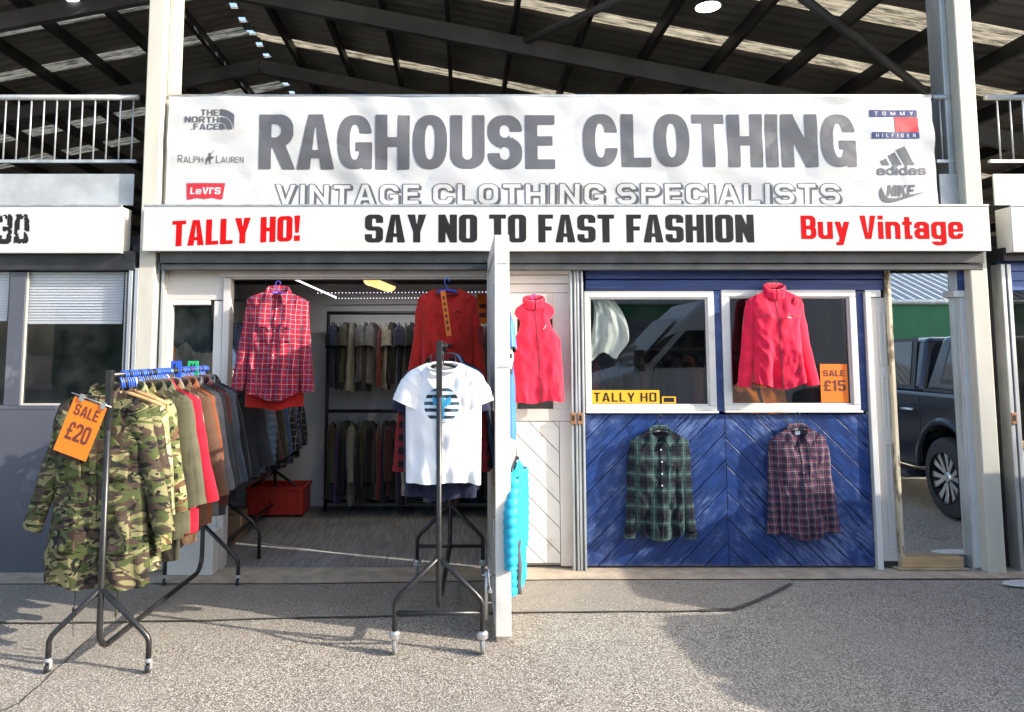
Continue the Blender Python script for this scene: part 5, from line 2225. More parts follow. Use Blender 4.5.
# ------------------------------------------------------------------ the showpieces hung on the shop front
def hung(name, label, cat, px, D, g, mat, hmat, sleeves, collar, rotz=0.0, tilt=0.0, hook=.10, flat=.7, colm=None, hanger_label=None, ch=.045, res=(36, 40), n_sl=16, crease=.007):
    """px: pixel of the neck base"""
    p = P(px[0], px[1], D)
    t = thing(name, label, cat, p, rotz, 'clothes hung on show')
    t.rotation_euler = (0, tilt, rotz)
    mb = MB()
    g.body(mb, *res)
    mb.build('body', mat, t, weld=.0008)
    g.back = g.th * .42
    for sg, pts, rad, fl in sleeves:
        mb = MB()
        g.sleeve(mb, sg, pts, rad, fl, n_sl, crease)
        mb.build('sleeve', mat, t)
    if collar:
        mb = MB()
        g.collar(mb, collar, ch)
        mb.build('collar', colm or mat, t)
    if hmat:
        hanger('hanger', hanger_label, p + Vector((0, 0, hook + .004)), rotz, hmat, hmat, 'hangers of the clothes hung on show', w=g.sw - .03, drop=g.slope, hook=hook + .014)
    return t


def placket(g, t, mat, vs, col=(.6, .6, .58), u=.05, off=.004, v1=.99, r=.006):
    mb = MB()
    g.strip(mb, -u, u, .0, v1, off=off, nu=4, nv=36)
    mb.build('placket', mat, t, thick=.002)
    bm_ = M('shirt_button', col, .4, bump=0)
    for b_ in g.buttons([0], vs, r, off + .005):
        b_.build('button', bm_, t)


# red tartan shirt in the doorway
f_redp = plaid('red_tartan', (.40, .013, .035), [
    ('x', .074, .0, .024, (.13, .04, .075), .55), ('z', .074, .02, .024, (.13, .04, .075), .55),
    ('x', .074, .037, .005, (.50, .36, .38), .6), ('z', .074, .057, .005, (.50, .36, .38), .6),
    ('x', .074, .0, .0035, (.30, .30, .36), .5), ('z', .074, .02, .0035, (.34, .34, .40), .5)], warp=.035)
g = Garment(3, sw=.215, slope=.055, L=.80, cw=.18, hw=.188, edge=4.5, th=.055, neck=.07, dip=.06, tail=.05, folds=.024, wr=.016)
D = 5.52
t = hung('tartan_shirt', 'red tartan shirt hung on a violet hanger in the doorway', 'shirt', (278, 291.5), D, g, f_redp, m_plast_violet,
         g.hang_sleeves(.68, .04, .06, .047, .62, bend=.022), 'shirt', math.radians(6), math.radians(2), .07, hanger_label='violet plastic hanger holding the red tartan shirt', crease=.01)
placket(g, t, f_redp, (.1, .2, .32, .44, .56, .68), (.75, .6, .6))
for s_ in (-1, 1):
    mb = MB()
    g.strip(mb, s_ * .2, s_ * .66, .30, .47, off=.006, nu=8, nv=8)
    pk = mb.build('chest_pocket', f_redp, t, thick=.003)
    mb = MB()
    g.strip(mb, s_ * .19, s_ * .67, .285, .34, off=.011, nu=8, nv=4)
    mb.build('pocket_flap', f_redp, pk, thick=.003)
g2 = Garment(8, sw=.19, L=.88, cw=.21, hw=.215, th=.04, tail=.03, folds=.012)
p = P(277, 291.5, D + .07)
t = thing('red_lined_top', 'plain red top showing its hem below the red tartan shirt', 'top', p, math.radians(6), 'clothes hung on show')
mb = MB()
g2.body(mb, 20, 20)
mb.build('body', FAB['red'], t, weld=.0008)

# red sweatshirt
g = Garment(14, sw=.215, slope=.06, L=.70, cw=.185, hw=.19, edge=4.5, th=.065, neck=.085, dip=.05, tail=.0, folds=.016, wr=.011)
D = 5.52
t = hung('red_sweatshirt', 'plain red sweatshirt with arm pocket, hung behind the white T-shirt', 'sweatshirt', (447, 289), D, g, FAB['red'], m_plast_blue,
         g.hang_sleeves(.60, .03, .068, .045, .66, bend=.025), 'crew', math.radians(-4), 0, .07, ch=.011, colm=FAB['dark_red'], hanger_label='blue plastic hanger holding the red sweatshirt')
mb = MB()
mb.box(.235, .275, -.066, -.060, -.42, -.28)
mb.build('arm_pocket', FAB['dark_red'], t, bevel=.004)
mb = MB()
g.strip(mb, .25, .6, .235, .245, off=.003, nu=8, nv=2)
mb.build('chest_print', FAB['black'], t)
mb = MB()
mb.box(-.02, .018, -.0005, .0005, -.33, 0)
mb.cur = 1
for k in range(6):
    z = -.05 - .045 * k
    mb.box(-.009, .007, -.0016, -.0008, z - .012, z + .012)
pt = P(443, 291, D - .13)
o = single(mb, 'price_strip', [m_card, m_card_let], 'narrow orange price strip hanging over the red sweatshirt', 'price strip')
o.location = pt
o.rotation_euler = (0, math.radians(-8), 0)

# pink-red fleece vest on the white wall
g = Garment(22, sw=.15, slope=.05, L=.735, cw=.185, hw=.185, th=.05, neck=.07, dip=.05, tail=.0, folds=.012, wr=.009, arm=.045)
D = 5.48
t = hung('fleece_vest', 'pinkish red sleeveless fleece vest hung beside the open white door', 'vest', (534, 302), D, g, FAB['coral'], m_plast_violet, [], 'stand', math.radians(8), math.radians(-3), .05, ch=.05, hanger_label='violet hanger holding the fleece vest')
f_zip = M('zip_dark_red', (.25, .01, .03), .5, bump=0)
mb = MB()
g.strip(mb, -.03, .03, .0, .99, off=.0035, nu=2, nv=30)
mb.build('zip', f_zip, t)
mb = MB()
g.strip(mb, .32, .50, .235, .243, off=.003, nu=4, nv=2)
mb.build('chest_print', FAB['cream'], t)
mb = MB()
g.strip(mb, .70, .74, .72, .86, off=.004, nu=2, nv=6)
mb.build('pocket_zip', f_zip, t)

# bright pink fleece over the right window
g = Garment(31, sw=.205, slope=.06, L=.72, cw=.175, hw=.192, edge=4.5, th=.048, neck=.07, dip=.06, tail=.04, folds=.017, wr=.010)
D = 5.53
t = hung('pink_fleece', 'bright pink zipped fleece jacket hung over the right window', 'fleece jacket', (774.5, 291), D, g, FAB['pink'], m_plast_blk,
         g.hang_sleeves(.64, .05, .064, .05, .6, bend=.03), 'stand', math.radians(2), math.radians(-1), .075, ch=.06, hanger_label='black hanger holding the bright pink fleece')
mb = MB()
g.strip(mb, -.022, .022, .0, .99, off=.0035, nu=2, nv=36)
mb.build('zip', f_zip, t)
for side in (-1,):
    mb = MB()
    g.strip(mb, -.97, .97, .236, .243, side=-1, off=.003, nu=24, nv=1)
    mb.build('yoke_seam', f_zip, t)
mb = MB()
g.strip(mb, .34, .52, .27, .278, off=.003, nu=4, nv=2)
mb.build('chest_print', FAB['cream'], t)
mb = MB()
rows = []
for k in range(9):
    v = .66 + .22 * k / 8
    rows.append([g.S(.70 - .012 * k, v, -1) + Vector((0, -.004, 0)), g.S(.725 - .012 * k, v, -1) + Vector((0, -.004, 0))])
mb.grid(rows)
mb.build('pocket_zip', f_zip, t)

# two checked shirts on the blue boards
f_grn = plaid('green_navy_check', (.012, .014, .022), [
    ('x', .115, .0, .042, (.030, .058, .055), .75), ('z', .115, .03, .042, (.030, .058, .055), .75),
    ('x', .115, .0575, .012, (.005, .006, .009), .7), ('z', .115, .0875, .012, (.005, .006, .009), .7),
    ('x', .115, .0, .006, (.10, .16, .155), .65), ('z', .115, .03, .006, (.10, .16, .155), .65)], warp=.02)
g = Garment(41, sw=.205, slope=.07, L=.79, cw=.168, hw=.176, edge=5, th=.036, neck=.066, dip=.085, tail=.06, folds=.016, wr=.013, hemfold=.5)
D = 5.555
t = hung('green_check_shirt', 'dark green and navy checked shirt hung on the blue boards', 'shirt', (660, 430), D, g, f_grn, m_plast_blk,
         g.hang_sleeves(.70, .02, .052, .042, .5, bend=.012), 'shirt', math.radians(1), math.radians(1), .105, ch=.029, hanger_label='black hanger holding the green checked shirt', crease=.009)
placket(g, t, f_grn, (.08, .2, .32, .44), (.7, .72, .7))
mb = MB()
g.strip(mb, .28, .66, .3, .45, off=.005, nu=8, nv=8)
mb.build('chest_pocket', f_grn, t, thick=.002)
for s_ in (-1, 1):
    sg, pts, rad, fl = g.hang_sleeves(.70, .02, .052, .042, .5, bend=.012)[0 if s_ < 0 else 1]
    mb = MB()
    e = Vector(pts[-1])
    g.sleeve(mb, sg, [e + Vector((sg * .004, 0, .05)), e + Vector((sg * .005, 0, .02)), e + Vector((sg * .004, 0, -.012))], [.047, .047, .046], .56, 14, .002)
    mb.build('cuff', f_grn, t)
f_pur = plaid('plum_navy_check', (.085, .05, .066), [
    ('x', .055, .0, .022, (.018, .022, .05), .72), ('z', .055, .03, .022, (.018, .022, .05), .72),
    ('x', .055, .0275, .0035, (.36, .30, .32), .55), ('z', .055, .0575, .0035, (.36, .30, .32), .55),
    ('x', .055, .012, .0025, (.4, .05, .07), .7), ('z', .055, .042, .0025, (.4, .05, .07), .7)], warp=.02)
g = Garment(47, sw=.20, slope=.07, L=.80, cw=.165, hw=.176, edge=5, th=.038, neck=.068, dip=.09, tail=.07, folds=.015, wr=.013, hemfold=.5)
t = hung('plum_check_shirt', 'plum and navy finely checked shirt hung on the blue boards', 'shirt', (798, 428), D, g, f_pur, m_plast_blk,
         g.hang_sleeves(.69, .022, .052, .042, .5, bend=.018), 'shirt', math.radians(-1), math.radians(-1.5), .105, ch=.029, hanger_label='black hanger holding the plum checked shirt', crease=.009)
placket(g, t, f_pur, (.1, .2, .32, .44, .56, .68), (.2, .18, .2))
mb = MB()
g.strip(mb, .26, .64, .28, .44, off=.005, nu=8, nv=8)
mb.build('chest_pocket', f_pur, t, thick=.002)
mb = MB()
mb.box(-.018, .018, .012, .016, -.05, -.02)
mb.build('neck_label', FAB['white'], t)

# football shirt and pale blue puffer on the far side of the open door
g = Garment(52, sw=.2, slope=.06, L=.82, cw=.20, hw=.205, th=.022, folds=.008)


def stripes_mat(name):
    m, nt, b = newmat(name)
    v = coords(nt)
    sep = nt.nodes.new('ShaderNodeSeparateXYZ')
    nt.links.new(v, sep.inputs[0])
    t_ = mathn(nt, 'ADD', sep.outputs[2], mathn(nt, 'MULTIPLY', mathn(nt, 'ABSOLUTE', sep.outputs[0]), .5))
    c = ramp(nt, mathn(nt, 'ADD', t_, 1.0), [(0, (.05, .19, .60)), (.64, (.05, .19, .60)), (.70, (.03, .03, .06)), (.735, (.8, .8, .8)), (.80, (.03, .03, .06)), (.83, (.8, .8, .8)), (.87, (.05, .19, .60))], 'CONSTANT')
    nt.links.new(c, b.inputs['Base Color'])
    b.inputs['Roughness'].default_value = .6
    return m


t = thing('football_shirt', 'blue football shirt with white bands hung on the open door', 'football shirt', (dx1 + .036, 4.9, 1.86), math.radians(90), 'clothes hung on show')
mb = MB()
g.body(mb, 24, 26)
f_foot = stripes_mat('banded_blue_jersey')
mb.build('body', f_foot, t, weld=.0008)
for sg, pts, rad, fl in g.hang_sleeves(.2, .0, .075, .07, .4):
    mb = MB()
    g.sleeve(mb, sg, pts, rad, fl, 12)
    mb.build('sleeve', f_foot, t)
hanger('hanger', 'blue hanger holding the football shirt on the open door', (dx1 + .036, 4.9, 1.95), math.radians(90), m_plast_blue, m_chrome, 'hangers of the clothes hung on show', w=.18)

f_puf = fabric('cyan_quilted_nylon', (.035, .42, .62), var=.08, rough=.45, sheen=0, weave=.1)
f_puf2 = FAB['slate']


def puffer(t, mat, L=.66, sw=.21, th=.075, pitch=.055, sl=.56, amp=.014):
    rows_n = int(L / .009)
    mb = MB()
    for side in (-1, 1):
        rows = []
        for j in range(rows_n + 1):
            v = j / rows_n
            z = -.0 - L * v
            q = abs(math.sin(PI * (z + .006 * noise.noise(Vector((side, z * 7, 1)))) / pitch)) ** .4
            row = []
            for i in range(25):
                u = -math.cos(PI * i / 24)
                w = (sw + .03 * sm(v, 0, .3)) * (.55 + .45 * sm(v, 0, .06))
                rim = math.sqrt(max(0, 1 - abs(u) ** 2.4))
                y = side * (th * rim * (.35 + .65 * sm(v, 0, .2)) + (amp * q + .004 * noise.noise(Vector((u * 9, z * 22, side * 3)))) * min(1, rim * 2))
                row.append((u * w + (amp * .8 * q * (1 if u > 0 else -1) if abs(u) > .9 else 0), y, z - .05 * abs(u) ** 1.3 * (1 - v)))
            rows.append(row)
        mb.grid(rows)
    mb.build('quilted_body', mat, t, weld=.0008)
    for sg in (-1, 1):
        mb = MB()
        rows = []
        for j in range(int(sl / .009)):
            f = j * .009 / sl
            c = Vector((sg * (sw - .02 + .06 * sm(f, 0, .5) + .012 * f), 0, -.08 - sl * f))
            q = abs(math.sin(PI * (f * sl) / pitch)) ** .55
            r = (.072 if th > .04 else .05) - .015 * f + amp * .8 * q
            rows.append([c + Vector((r * math.cos(2 * PI * k / 14), r * .85 * math.sin(2 * PI * k / 14), .004 * noise.noise(Vector((k, j * .3, sg))))) for k in range(15)])
        mb.grid(rows)
        mb.build('quilted_sleeve', mat, t)
    return t


t = thing('puffer_jacket', 'bright cyan quilted puffer jacket hanging on the open white door', 'puffer jacket', (dx1 + .052, 4.50, .97), math.radians(78), 'clothes hung on show')
puffer(t, f_puf, L=.72, sw=.20, th=.032, sl=.50, amp=.012, pitch=.052)
mb = MB()
mb.grid([[(-.205 - .012 * math.sin(k * .5), -.052 + .004 * math.sin(k), -.42 - .30 * k / 10), (-.205 - .012 * math.sin(k * .5), -.012, -.42 - .30 * k / 10)] for k in range(11)])
mb.build('grey_facing', FAB['mid_grey'], t, thick=.008)
hanger('hanger', 'black hanger holding the cyan puffer jacket', (dx1 + .052, 4.50, 1.06), math.radians(78), m_plast_blk, m_chrome, 'hangers of the clothes hung on show', w=.17)

# ------------------------------------------------------------------ in the windows
def cloth_drape():
    mb = MB()
    rows = []
    D = W + .085
    for j in range(41):
        v = j / 40
        row = []
        for i in range(33):
            u = i / 32
            xl = 593 - 4 * v + 2 * math.sin(v * 5)
            xr = 611 + 18 * math.sin(min(1, v * 1.6) * PI / 2) - 12 * sm(v, .68, 1.0)
            x = xl + (xr - xl) * u
            y = 296 + 62 * v * (1 - .05 * u) + 4 * math.sin(u * 7 + 1) * v
            d = D - .035 * math.sin(PI * u) * math.sin(PI * min(1, v * 1.1)) + .020 * math.sin(u * 13 + v * 5 + 2 * math.sin(v * 4)) + .010 * math.sin(u * 24 - v * 9) + .012 * noise.noise(Vector((u * 4, v * 5, 2)))
            row.append(P(x, y, d))
        rows.append(row)
    mb.grid(rows)
    return mb


o = cloth_drape()
p = P(608, 298, W + .12)
single(o, 'white_garment', fabric('white_cotton', (.78, .76, .70), var=.06, weave=.1), 'bundled white garment hanging in the left window corner', 'garment', p, group=None, thick=.004)

D = W + .16
t, g = rack_garment('x', 90, FAB['orange'], P(757, 372, D), 0, 'orange jacket on show low in the right window', None, L=.5, cat='jacket', sw=.2, hw=.23, collar='stand', sleeves=True, slen=.45)
t.location.z = P(757, 378, D).z
mb = MB()
g.strip(mb, -.05, .05, .0, .98, off=.004)
mb.build('zip', FAB['charcoal'], t)
# rail behind the blue windows with dark clothes
zr = 1.62
y0 = 6.35
t = thing('clothes_rail', 'dark clothes rail inside behind the blue framed windows', 'clothes rail', (1.9, y0, zr))
mb = MB()
mb.tube([(-1.35, 0, 0), (1.3, 0, 0)], .014, 8)
mb.build('rail_tube', m_black, t)
for x in (-1.2, 1.2):
    mb = MB()
    mb.tube([(x, 0, 0), (x, 0, .73)], .01, 6)
    mb.build('drop_rod', m_black, t)
wc = ['black', 'navy', 'charcoal', 'dark_red', 'black', 'slate', 'brown', 'black', 'navy', 'rust', 'charcoal', 'black', 'maroon', 'dark_olive', 'slate', 'black', 'dark_red', 'charcoal']
ordn = ['first', 'second', 'third', 'fourth', 'fifth', 'sixth', 'seventh', 'eighth', 'ninth', 'tenth', 'eleventh', 'twelfth', 'thirteenth', 'fourteenth', 'fifteenth', 'sixteenth', 'seventeenth', 'eighteenth', 'nineteenth', 'twentieth', 'twenty-first', 'twenty-second', 'twenty-third', 'twenty-fourth', 'twenty-fifth', 'twenty-sixth']
for i, c in enumerate(wc):
    rack_garment('x', 100 + i, FAB[c], (.72 + i * .135, y0, zr - .1), math.radians(90 + 14 * math.sin(i * 1.7)), f"{c.replace('_', ' ')} garment inside the shop windows, {ordn[i]} from the left on its rail", 'clothes behind the shop windows', L=.78, cat='garment', sw=.2, th=.04, low=True)

# plate and sticker in the window
m_yel = M('yellow_plate', (.80, .42, .03), .35, var=.02, bump=0)
D = W + .012
a, b, c, d = rect(590.5, 390.2, 659.5, 403.6, D)
t = thing('number_plate', 'yellow number plate with black letters at the bottom of the left window', 'number plate', ((a + b) / 2, D, c))
mb = MB()
mb.box(a, b, D, D + .004, c, d)
mb.build('plate', m_yel, t, world=True, bevel=.001)
mb = MB()
text_on(mb, 'TALLY HO', (594, 392.6, 656.5, 401.6), D - .002, w=.62, sv=.15, sh=.13, R=.12, gap=.18, res=30)
mb.build('lettering', m_blk_let, t, world=True)
a, b, c, d = rect(662, 396.5, 676, 403.4, D)
t = thing('sticker', 'small black and yellow sticker beside the yellow plate', 'sticker', ((a + b) / 2, D, c))
mb = MB()
mb.box(a, b, D, D + .002, c, d)
mb.build('backing', m_yel, t, world=True)
mb = MB()
mb.box(a + .014, b - .014, D - .001, D - .0003, c + .01, d - .008)
mb.build('dark_print', m_blk_let, t, world=True)
t = sale_card('sale_card', 'upright orange card reading SALE £15 in the right window', (820.5, 364, 848, 402.5), W + .012, '£15', 0, ((.11, .89, .16, .32), (.11, .91, .42, .70)))

# ------------------------------------------------------------------ inside the shop: left rail
xr_, yA, yB, zL = -1.83, 5.86, 7.35, 1.47
t = thing('clothes_rack', 'dark clothes rail inside the doorway along the left wall', 'clothes rail', (xr_, yA, .017))
for y in (0, yB - yA):
    mb = MB()
    mb.tube([(0, y, .1), (0, y, zL - .017)], .015, 8)
    for s_ in (-1, 1):
        mb.tube([(0, y, .42), (s_ * .20, y, .28), (s_ * .26, y, .20), (s_ * .26, y, 0)], .014, 8)
    mb.build('end_frame', m_black, t)
mb = MB()
mb.tube([(0, 0, .12), (0, yB - yA, .12)], .015, 8)
mb.build('base_tube', m_black, t)
mb = MB()
mb.tube([(0, -.05, zL - .02), (0, yB - yA + .05, zL - .02)], .014, 8)
mb.build('hanging_rail', m_black, t)
lc = [('charcoal', 'j'), ('slate', 'p'), ('sand', 'j'), ('black', 'j'), ('maroon', 'j'), ('charcoal', 'j'), ('dark_olive', 'j'), ('navy', 'j'), ('check', 'j'), ('denim', 'j'), ('black', 'j'), ('check2', 'j'), ('charcoal', 'j'), ('navy', 'j'), ('check', 'j'), ('black', 'j'), ('brown', 'j'), ('check2', 'j'), ('black', 'j')]
f_ck = plaid('dark_blue_check', (.02, .025, .05), [('x', .05, 0, .02, (.12, .14, .2), .6), ('z', .05, 0, .02, (.12, .14, .2), .6)])
f_ck2 = plaid('dark_grey_check', (.02, .02, .022), [('x', .06, 0, .006, (.3, .3, .32), .6), ('z', .06, 0, .006, (.3, .3, .32), .6)])
FAB['check'], FAB['check2'] = f_ck, f_ck2
for i, (c, k) in enumerate(lc):
    y = yA + .05 + (yB - yA - .1) * i / (len(lc) - 1)
    loc = (xr_ + .02 * math.sin(i * 2.3), y, zL - .12)
    nm = {'check': 'blue checked', 'check2': 'grey checked'}.get(c, c.replace('_', ' '))
    if k == 'p':
        t = thing('puffer_jacket', 'slate blue quilted puffer on the rail along the left wall', 'puffer jacket', loc, math.radians(-6), 'jackets on the left inner rail')
        puffer(t, fabric('slate_quilted_nylon', (.10, .14, .20), rough=.45, sheen=0), L=.7, sw=.22, th=.05)
    else:
        rack_garment('x', 130 + i, FAB[c], loc, math.radians(-6 + 5 * math.sin(i * 1.3)), f'{nm} jacket inside the doorway, {ordn[i]} from the front on the left rail', 'jackets on the left inner rail', L=.74 + .06 * math.sin(i * 1.9), sw=.235, hw=.27, splay=.06, low=True)

# red crate and white box under the rails
def crate(name, label, x0, x1, y0, y1, z0, z1, mat):
    t = thing(name, label, 'crate', ((x0 + x1) / 2, (y0 + y1) / 2, z0))
    mb = MB()
    w = .008
    mb.box(x0, x1, y0, y0 + w, z0 + .02, z1 - .02)
    mb.box(x0, x1, y1 - w, y1, z0 + .02, z1 - .02)
    mb.box(x0, x0 + w, y0 + w, y1 - w, z0 + .02, z1 - .02)
    mb.box(x1 - w, x1, y0 + w, y1 - w, z0 + .02, z1 - .02)
    mb.box(x0 + w, x1 - w, y0 + w, y1 - w, z0 + .02, z0 + .03)
    mb.build('sides', mat, t, world=True, bevel=.003)
    mb = MB()
    mb.frame(x0 - .012, x1 + .012, 0, 1, 0, 1, .1) if False else None
    for (a, b, c, d) in ((x0 - .012, x1 + .012, y0 - .012, y0 + .01), (x0 - .012, x1 + .012, y1 - .01, y1 + .012), (x0 - .012, x0 + .01, y0 + .0105, y1 - .0105), (x1 - .01, x1 + .012, y0 + .0105, y1 - .0105)):
        mb.box(a, b, c, d, z1 - .03, z1)
    mb.build('rim', mat, t, world=True, bevel=.003)
    mb = MB()
    n_ = 6
    for i in range(n_):
        x = x0 + (x1 - x0) * (i + .5) / n_
        mb.box(x - .006, x + .006, y0 - .008, y0 - .0005, z0 + .02, z1 - .031)
    mb.build('front_ribs', mat, t, world=True, bevel=.002)
    return t


x0, x1 = P(247, 500, 7.25).x, P(303, 500, 7.25).x
crate('red_crate', 'red plastic crate under the rail along the left wall', x0, x1, 7.25, 7.6, .018, P(275, 487, 7.25).z, M('red_plastic', (.55, .04, .022), .4, var=.1, bump=0))
a, b, c, d = rect(166, 536, 213, 575, 5.45)
t = thing('white_box', 'white box standing on the threshold behind the front rail', 'box', ((a + b) / 2, 5.45, .012))
mb = MB()
mb.box(a, b, 5.45, 5.58, .012, d)
mb.build('box_body', m_white, t, world=True, bevel=.006)
mb = MB()
mb.box(a - .004, b + .004, 5.446, 5.584, d + .0005, d + .03)
mb.build('lid', m_white, t, world=True, bevel=.004)
mb = MB()
a, b, c, d = rect(232, 502, 246, 522, 6.55)
mb.box(a - .12, b, 6.3, 6.6, .018, .24)
single(mb, 'cardboard_box', M('cardboard', (.28, .18, .10), .85, var=.1), 'brown cardboard box beneath the left inner rail', 'box', (a, 6.45, .018), bevel=.003)

# denim shorts hung high at the left
def shorts(label, p, rz, mat):
    t = thing('denim_shorts', label, 'shorts', p, rz, 'denim shorts hung at the left')
    mb = MB()
    for side in (-1, 1):
        rows = []
        for j in range(17):
            v = j / 16
            rows.append([(u * (.19 + .05 * v), side * (.035 * math.sqrt(max(0, 1 - u * u)) + .006 * noise.noise(Vector((u * 5, v * 6, side)))), -.40 * v + (.10 * max(0, 1 - abs(u) / .35) * v)) for u in [-1 + i / 10 for i in range(21)]])
        mb.grid(rows)
    mb.build('legs_cloth', mat, t, weld=.0008)
    mb = MB()
    rows = [[(.192 * math.cos(a_), .036 * math.sin(a_), z_) for a_ in [2 * PI * k / 24 for k in range(25)]] for z_ in (-.04, .002)]
    mb.grid(rows)
    mb.build('waistband', FAB['navy'], t)
    mb = MB()
    r_ = random.Random(int(p[1] * 100))
    for k in range(60):
        u = r_.uniform(-.98, .98)
        x, z = u * .238, -.40 + .10 * max(0, 1 - abs(u) / .35)
        mb.tube([(x, -.03, z + .012), (x + r_.uniform(-.015, .015), -.036, z - .02), (x + r_.uniform(-.03, .03), -.03, z - r_.uniform(.03, .06))], .0016, 4)
    o = mb.build('frayed_hem', FAB['cream'], t)
    o['kind'] = 'stuff'
    return t


shorts('dark denim shorts with white frayed hem behind the left window', P(187, 303, 5.95), math.radians(8), FAB['slate'])
shorts('frayed denim shorts just inside the doorway, in front of the others', P(236, 323, 5.98), math.radians(70), FAB['denim'])
shorts('frayed dark shorts just inside the doorway, behind the denim pair', P(246, 325, 6.22), math.radians(64), FAB['navy'])
t = thing('clothes_rail', 'short high rail for denim shorts inside the left window', 'clothes rail', (-2.2, 5.95, P(187, 303, 5.95).z + .02))
mb = MB()
mb.tube([(0, 0, 0), (.65, 0, 0)], .01, 8)
mb.build('rail_tube', m_black, t)
for k, (px_, y_, w_, lab) in enumerate(((172, 346, 8, 'orange tag hanging in the left window'),)):
    a, b, c, d = rect(px_ - 3, y_, px_ + 3, y_ + 22, 5.8)
    mb = MB()
    mb.box(a, b, 5.8, 5.802, c, d)
    single(mb, 'orange_tag', m_card, lab, 'tag', ((a + b) / 2, 5.8, d))
a, b, c, d = rect(477, 294, 487, 324, 6.6)
t = thing('orange_sign', 'orange price sign hanging at the back of the doorway', 'price card', ((a + b) / 2, 6.6, d))
mb = MB()
mb.box(a, b, 6.6, 6.603, c, d)
mb.build('card', m_card, t, world=True)
mb = MB()
for k in range(2):
    mb.box(a + .02, a + .08, 6.597, 6.599, c + .06 + .08 * k, c + .1 + .08 * k)
mb.build('dark_print', m_card_let, t, world=True)

# ------------------------------------------------------------------ two-tier rack on the back wall
D = 7.5
xl, xr2 = P(327, 400, D).x, .42
zu, zl_ = P(380, 313, D).z, P(380, 411, D).z
t = thing('clothes_rack', 'black two-tier clothes rail against the back wall of the shop', 'clothes rail', (xl, D, .017))
for x in (0, xr2 - xl):
    mb = MB()
    mb.tube([(x, 0, 0), (x, 0, zu)], .018, 8)
    mb.build('upright', m_black, t)
for z_ in (zu, zl_):
    mb = MB()
    mb.tube([(0, 0, z_ - .017), (xr2 - xl, 0, z_ - .017)], .018, 8)
    mb.build('hanging_rail', m_black, t)
mb = MB()
mb.tube([(0, 0, .1), (xr2 - xl, 0, .1)], .016, 8)
mb.build('base_tube', m_black, t)
up = ['black', 'charcoal', 'navy', 'black', 'dark_olive', 'black', 'navy', 'bottle', 'black', 'mid_grey', 'black', 'navy', 'stone', 'charcoal', 'navy', 'black', 'mid_grey', 'black', 'stone', 'black', 'bottle', 'charcoal', 'dark_red', 'brown', 'black', 'mid_grey']
random.Random(5).shuffle(up)
lo = ['charcoal', 'black', 'brown', 'black', 'navy', 'black', 'black', 'navy', 'purple', 'dark_red', 'black', 'green', 'black', 'maroon', 'navy', 'stone', 'black', 'cream', 'black', 'dark_olive', 'olive', 'light_blue', 'black', 'stone', 'navy', 'charcoal']
random.Random(8).shuffle(lo)
for row, (cols, z_, L, rl) in enumerate(((up, zu, .66, 'upper'), (lo, zl_, .76, 'lower'))):
    for i, c in enumerate(cols):
        x = xl + .06 + (xr2 - xl - .12) * i / (len(cols) - 1)
        rack_garment('x', 200 + row * 30 + i, FAB[c], (x, D - .01, z_ - .085), math.radians(90 + 9 * math.sin(i * 1.9 + row)), f"{c.replace('_', ' ')} top on the {rl} back rail, {ordn[i]} from the left", f'tops on the {rl} back rail', L=L + .05 * math.sin(i * 2.7), cat='top', sw=.2, th=.03, folds=.012, low=True, sleeves=(i % 2 == 0) if row == 0 else i % 3 == 0, slen=.22 if row == 0 else .5, collar=None)
